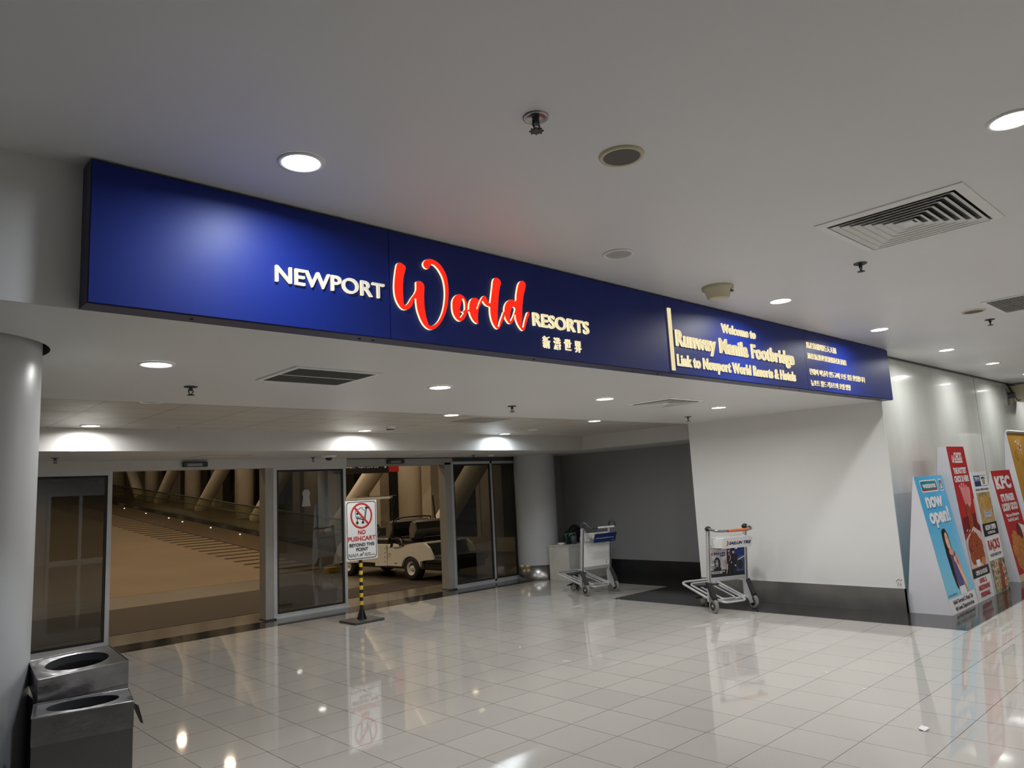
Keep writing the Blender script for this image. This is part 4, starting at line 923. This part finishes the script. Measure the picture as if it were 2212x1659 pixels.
p.ring(-.66, .475, .012, .020, M_gold); p.ring(-.62, .475, .012, .020, M_gold); p.text('RUNWAY', -.70, .42, .016, M_gold, w=.10, bold=.02); p.text('Shuttle', -.50, .30, .018, M_inkblk, w=.10, bold=.05); p.build('body_print', t)
o = MB().box((-.14, -.10, 0), (.14, .10, .12), M_yel, bev=.01).build('wheel_chock', loc=(8.35, 14.9, 0)); tag(o, 'yellow wheel chock on the landing under the golf cart front', 'wheel chock')

# =================================================================== POSTER STANDS
M_sidew = mat('white_foam_board', (.66, .66, .70), .5, 0, var=.02)
def stand(label, x0, x1, yt, zt, yb=2.778, yback=3.235, thick=.012, back=None):
    t = thing('poster_stand', label, 'poster stand', (x0, yb, 0), group='poster stands along the glossy wall')
    w = x1-x0; y1 = yt-yb
    poly = [(0, 0), (y1, zt), (y1+thick, zt), (yback-yb, 0)]
    MB().prism(poly, 0, w, M_sidew, 'x').build('body', t)
    if back:
        d = Vector((0, yback-yt-thick, -zt)); n = Vector((0, zt, yback-yt-thick)).normalized()*.002; o_ = Vector((0, y1+thick, zt))
        MB().add([o_+n, o_+n+Vector((w, 0, 0)), o_+n+Vector((w, 0, 0))+d*.9, o_+n+d*.9], [(0, 1, 2, 3)], back).build('back_print', t, fix=False)
    Lh = math.hypot(y1, zt); V = Vector((0, y1/Lh, zt/Lh)); N = Vector((1, 0, 0)).cross(V)
    return t, Print(N*.001, (1, 0, 0), V, N, step=.00015), w, Lh
def ink(name, c): return mat(name, c if max(c) <= 1 else srgb(*c), .35, 0, var=0)
# light-blue store poster
I_teal = ink('ink_teal', (20, 120, 130)); I_red = ink('ink_red', (178, 30, 36)); I_skin = ink('ink_skin', (232, 180, 152)); I_skin2 = ink('ink_skin_shade', (214, 156, 128))
I_hair = ink('ink_hair', (38, 26, 24)); I_purple = ink('ink_purple', (84, 76, 130)); I_lip = ink('ink_lips', (190, 60, 70)); I_sh = ink('ink_blue_shadow', (50, 110, 165))
I_blue = ramp_mat('ink_sky_blue', (.22, .56, .72), (.07, .38, .66), 2, .15, 1.1)
t, p, w, Lh = stand('light blue poster stand with a woman in a sleeveless top, at the wall corner', 9.034, 9.975, 2.99, 1.505, back=I_blue)
p.rect(0, .0, w, Lh, I_blue); p.rect(0, 0, w, .165, M_inkwht)
p.rrect(.13, 1.335, .70, 1.475, .03, M_inkwht); p.rrect(.145, 1.348, .685, 1.462, .025, I_teal); p.rect(.16, 1.352, .67, 1.368, I_red)
p.text('watsons', .415, 1.385, .062, M_inkwht, w=.44, bold=.03, align='c', cap=.72)
p.rrect(.76, 1.335, .90, 1.475, .02, M_inkwht); p.rrect(.77, 1.345, .89, 1.465, .015, I_teal); p.ell(.83, 1.415, .035, .03, I_red); p.poly([(.80, 1.36), (.86, 1.36), (.83, 1.44)], M_inkwht)
for s, v in (('now', 1.165), ('open!', .985)):
    ww = .58 if s == 'now' else .70; uu = .15 if s == 'now' else .13
    p.text(s, uu+.008, v-.010, .165, I_sh, w=ww, bold=.05, cap=.72); p.text(s, uu, v, .165, M_inkwht, w=ww, bold=.045, cap=.72)
p.poly([(.36, .80), (.38, .88), (.44, .905), (.51, .89), (.54, .83), (.545, .74), (.52, .55), (.50, .32), (.46, .22), (.40, .25), (.36, .40), (.345, .6)], I_hair)
p.poly([(.45, .66), (.55, .66), (.66, .62), (.715, .52), (.74, .30), (.755, .18), (.70, .16), (.665, .28), (.645, .42), (.64, .20), (.46, .20), (.44, .40)], I_skin2)
p.poly([(.45, .62), (.50, .60), (.56, .60), (.63, .64), (.655, .50), (.65, .24), (.47, .24), (.435, .42)], I_purple); p.poly([(.455, .25), (.655, .25), (.665, .165), (.45, .165)], M_inkwht)
p.poly([(.475, .62), (.545, .62), (.54, .72), (.48, .72)], I_skin2); p.ell(.485, .765, .058, .095, I_skin, rot=-.05); p.ell(.462, .79, .010, .005, I_hair); p.ell(.507, .79, .010, .005, I_hair); p.line([(.448, .808), (.474, .81)], .005, I_hair); p.line([(.496, .81), (.522, .808)], .005, I_hair)
p.line([(.487, .785), (.492, .755), (.484, .752)], .004, I_skin2); p.poly([(.468, .728), (.51, .732), (.50, .712), (.478, .710)], I_lip); p.poly([(.474, .725), (.505, .728), (.497, .718), (.48, .717)], M_inkwht)
p.poly([(.43, .80), (.45, .87), (.53, .865), (.55, .78), (.56, .70), (.575, .60), (.56, .84), (.50, .905), (.43, .895), (.41, .80)], I_hair); p.poly([(.42, .76), (.40, .60), (.385, .40), (.40, .25), (.445, .33), (.45, .55), (.435, .7)], I_hair)
p.poly([(.66, .30), (.745, .18), (.755, .30), (.68, .42), (.60, .53), (.565, .52), (.60, .42)], I_skin); p.ell(.575, .545, .045, .035, I_skin); p.line([(.56, .56), (.545, .63), (.548, .665)], .016, I_skin); p.line([(.60, .56), (.64, .60)], .014, I_skin)
for k in range(4): p.line([(.55+.02*k, .535-.006*k), (.54+.02*k, .515-.006*k)], .004, I_skin2)
p.text('ASC REF NO. W077N052516WS', .02, .185, .022, I_sh, w=.30, bold=.02)
p.text('NAIA Terminal 3, Pasay City', w/2, .098, .042, M_inkblk, w=.70, bold=.03, align='c'); p.text('4th Level, Departure Area', w/2, .030, .042, M_inkblk, w=.66, bold=.03, align='c'); p.build('front_print', t)
# tall red chicken poster
I_redg = ink('ink_poster_red', (176, 34, 38)); I_chick = food('ink_fried_chicken', [(40, 14, 8), (120, 48, 22), (176, 84, 40), (110, 40, 20)], 42); I_gold = food('ink_golden_chicken', [(70, 28, 10), (160, 92, 38), (206, 140, 70), (140, 74, 30)], 36)
I_pink = ink('ink_pink', (222, 140, 140)); I_tray = ink('ink_tray', (206, 180, 172)); I_redd = ink('ink_dark_red', (112, 20, 24))
t, p, w, Lh = stand('tallest red poster stand with a hand and spicy fried chicken', 9.985, 10.665, 2.895, 1.845, thick=.10, back=I_redg)
p.rect(0, 0, w, Lh, I_redg); p.rect(0, 0, w, .30, M_inkwht); p.rect(0, .27, w, .375, M_inkblk)
p.text('LA', .12, 1.655, .085, M_inkwht, w=.09, bold=.05); p.text('CHICKS', .22, 1.68, .095, M_inkwht, w=.30, bold=.05); p.rect(.22, 1.645, .52, 1.668, M_inkwht)
p.text('THE HOTTEST', w/2, 1.515, .070, M_inkwht, w=.50, bold=.06, align='c'); p.text('CHICK IS HERE', w/2, 1.415, .070, M_inkwht, w=.56, bold=.06, align='c')
p.poly([(.05, .98), (w, 1.02), (w, .80), (0, .80)], I_redd); p.poly([(.62, 1.18), (w, 1.20), (w, .85), (.60, .90)], I_tray)
for a, b in (((.20, 1.36), (.31, 1.12)), ((.28, 1.38), (.35, 1.11)), ((.36, 1.38), (.40, 1.10)), ((.45, 1.35), (.44, 1.12)), ((.54, 1.30), (.48, 1.14))): p.line([a, b], .055, I_pink)
p.poly([(.18, 1.34), (.56, 1.34), (.50, 1.20), (.30, 1.18)], I_pink)
for a, b in (((.20, 1.33), (.30, 1.16)), ((.30, 1.35), (.36, 1.15)), ((.40, 1.35), (.42, 1.15))): p.line([a, b], .006, I_redg)
p.ell(.35, 1.00, .085, .145, I_chick, rot=.2); p.ell(.33, .92, .06, .10, I_chick, rot=-.3)
p.poly([(0, .385), (w, .385), (w, .76), (.40, .86), (0, .72)], I_tray)
for (a, b, c, d, e) in ((.18, .66, .15, .09, .5), (.38, .72, .17, .08, -.4), (.30, .58, .2, .08, 1.2), (.50, .60, .12, .11, .3), (.16, .52, .11, .10, 0), (.40, .50, .15, .07, .6), (.55, .48, .10, .06, 1.3)): p.ell(a, b, c, d, I_chick, rot=e)
p.ell(.52, .44, .08, .045, I_gold); p.rrect(.22, .39, .38, .47, .02, M_inkwht)
for k in range(6): p.line([(.10+.09*k, .82-.01*k), (.15+.09*k, .84-.01*k)], .012, M_inkwht)
p.text('OPEN 24 HOURS', w/2, .30, .050, M_inkwht, w=.46, bold=.04, align='c')
p.text('LEVEL 2,', w/2, .205, .046, I_red, w=.28, bold=.05, align='c'); p.text('MEZZANINE', w/2, .125, .052, I_red, w=.44, bold=.05, align='c'); p.text('FOODHALL', w/2, .045, .052, I_red, w=.38, bold=.05, align='c'); p.build('front_print', t)
# white poster with fries and ribs
I_food1 = food('ink_fries_photo', [(60, 70, 50), (150, 130, 90), (200, 170, 110), (90, 90, 80)], 20); I_food2 = food('ink_ribs_photo', [(30, 24, 20), (90, 80, 60), (190, 180, 140), (70, 50, 40)], 18); I_fry = ink('ink_fries', (206, 150, 64)); I_bowl = ink('ink_bowl', (180, 185, 200))
t, p, w, Lh = stand('narrow white poster stand with fries above and ribs below', 10.75, 11.385, 2.87, 1.515)
p.rect(0, 0, w, Lh, M_inkwht); p.rect(.05, 1.33, .32, 1.47, M_navy); p.rect(.05, 1.40, .325, 1.405, M_inkwht); p.ring(.455, 1.40, .035, .05, M_inkblk); p.rect(.34, 1.33, .585, 1.335, M_inkblk); p.rect(.34, 1.465, .585, 1.47, M_inkblk); p.ell(.455, 1.395, .03, .025, I_fry)
p.text('TENYA', .075, 1.415, .038, M_inkwht, w=.22, bold=.04); p.text('EBI-YA', .365, 1.425, .02, M_inkblk, w=.18, bold=.06); p.text('100 YEARS OF TEMPURA TRADITION', w/2, 1.275, .026, M_inkblk, w=.56, bold=.03, align='c')
p.rect(.03, .86, w-.02, 1.25, I_food1); p.poly([(.22, .93), (.48, .93), (.54, 1.03), (.18, 1.03)], I_bowl)
for k in range(9): p.line([(.24+.028*k, 1.0), (.16+.045*k+.01*(k % 3), 1.20-.008*(k % 4))], .022, I_fry)
p.text('~~~~', .24, .96, .03, M_navy, w=.22, bold=.03)
p.rect(0, .70, w, .86, M_inkblk); p.text('NOW OPEN', w/2+.01, .775, .060, M_inkwht, w=.46, bold=.05, align='c'); p.text('L4, FOOD HALL', w/2+.01, .725, .030, M_inkwht, w=.34, bold=.04, align='c')
p.text('RACKS', w/2, .53, .12, I_red, w=.50, bold=.03, align='c'); p.poly([(.26, .50), (.33, .50), (.295, .56)], I_fry); p.text('THE BEST RIBS IN TOWN', w/2, .445, .034, M_inkblk, w=.50, bold=.03, align='c')
p.rect(0, 0, w, .40, I_food2); p.poly([(.30, .04), (.46, .02), (.50, .32), (.34, .36)], I_chick)
for a, b in ((.12, .10), (.14, .25), (.52, .25), (.24, .34), (.50, .10)): p.ell(a, b, .055, .05, M_inkwht); p.ell(a, b, .042, .038, I_gold)
p.build('front_print', t)
# red bucket poster
t, p, w, Lh = stand('red poster stand with big white letters over golden fried chicken, beside the ochre banner', 11.946, 12.94, 2.95, 1.51, back=I_redg)
p.rect(0, 0, w, Lh, I_redg); p.rect(0, 0, w, .09, ink('ink_buff', (214, 190, 150)))
p.text('KFC', .47, 1.27, .165, M_inkwht, w=.80, bold=.06, align='c', slant=.06, space=1.08)
for u in (.14, .40): p.rect(u-.03, 1.262, u+.09, 1.285, M_inkwht)
p.text("IT'S FINGER", .50, 1.085, .095, M_inkwht, w=.70, bold=.06, align='c'); p.text("LICKIN' GOOD", .50, .955, .095, M_inkwht, w=.80, bold=.06, align='c')
p.text('Visit us at Mezzanine', .50, .865, .045, M_inkwht, w=.70, bold=.04, align='c'); p.text('Food Hall, Level 2', .48, .800, .045, M_inkwht, w=.56, bold=.04, align='c')
p.poly([(.52, .72), (.62, .76), (.95, .70), (.99, .30), (.60, .35)], M_inkwht); p.ell(.62, .60, .13, .17, I_redd, rot=.4); p.text('K', .80, .5, .10, I_red, bold=.05)
for (a, b, c, d, e) in ((.28, .55, .17, .12, .4), (.20, .40, .16, .12, -.2), (.50, .45, .14, .15, .8), (.72, .42, .16, .13, .2), (.30, .22, .2, .11, -.3), (.62, .20, .2, .12, .3), (.86, .25, .13, .14, 1.0), (.46, .33, .1, .1, 0)): p.ell(a, b, c, d, I_gold, rot=e)
p.build('front_print', t)
# ochre banner
I_och = mat('ochre_banner', srgb(190, 142, 52), .4, 0, var=.05); I_ochd = ink('ink_brown', (90, 60, 26))
t, p, w, Lh = stand('tall ochre banner stand with starburst doodles, cut by the right edge of the photo', 13.3, 14.5, 3.0, 2.09, yb=2.82, thick=.02)
p.rect(0, 0, w, Lh-.02, I_och)
def burst(u, v, r, m, wd):
    for k in range(8): a = k*PI/4+.2; p.line([(u+r*.35*math.cos(a), v+r*.35*math.sin(a)), (u+r*math.cos(a), v+r*math.sin(a))], wd, m)
burst(.28, 1.72, .10, I_ochd, .012); burst(.56, 1.86, .13, M_inkwht, .018); p.ell(.56, 1.86, .03, .03, I_red); p.poly([(.34, 1.93), (.46, 1.93), (.40, 1.975)], M_inkwht)
p.line([(.22, 1.22), (.34, 1.24), (.27, 1.30), (.22, 1.22)], .008, I_ochd)
for k in range(12): p.line([(.60+.03*k, 1.35), (.52+.05*k, 1.68-.02*(k % 3))], .028, I_fry)
p.poly([(.58, 1.40), (1.1, 1.40), (1.0, .95), (.66, .95)], I_red); p.build('front_print', t)
MB().tube([(0, .17, 2.10), (w, .17, 2.10)], .016, M_white, n=10).build('top_rail', t)

# =================================================================== LITTER
m = MB(); m.add([(-.035, -.02, .001), (.0, -.034, .012), (.045, -.012, .004), (.04, .022, .012), (.0, .028, .003), (-.03, .012, .008)], [(0, 1, 5), (1, 2, 3, 4, 5)], M_white)
tag(m.build('crumpled_paper', loc=(5.07, 1.81, .001), fix=False), 'crumpled white scrap of paper on the beige tiles at the bottom right', 'litter', 'paper scraps on the floor')
def scrap(x, y, w, h, rz, label):
    tag(MB().add([(-w, -h, .001), (w, -h*.6, .002), (w*.8, h, .001), (-w*.7, h*.8, .003)], [(0, 1, 2, 3)], M_white).build('paper_scrap', loc=(x, y, .0005), rz=rz, fix=False), label, 'litter', 'paper scraps on the floor')
scrap(5.75, 2.42, .022, .006, R(-60), 'tiny white paper strip just behind the crumpled scrap on the tiles')
scrap(6.05, 2.85, .014, .008, R(10), 'tiny white speck of paper farthest behind the crumpled scrap')
scrap(5.15, 4.88, .05, .005, R(-70), 'thin pale sliver of paper lying before the cart with the navy plate')

o = MB().add([(8.9985, 3.235, .268), (8.9985, 3.305, .268), (8.9985, 3.30, .345), (8.9985, 3.27, .372), (8.9985, 3.24, .33)], [(0, 1, 2, 3, 4)], M_inkwht).build('torn_label', fix=False)
tag(o, 'small torn paper label stuck above the steel baseboard at the wall corner', 'label')
p = Print((8.998, 3.305, .268), (0, -1, 0), (0, 0, 1), (-1, 0, 0)); p.line([(.012, .02), (.02, .06), (.03, .025)], .003, M_inkblk); p.line([(.04, .02), (.045, .055), (.055, .02)], .003, M_inkblk); p.line([(.0, .07), (.03, .10), (.045, .08), (.065, .095)], .004, M_inkblk); p.build('ink_marks', o)
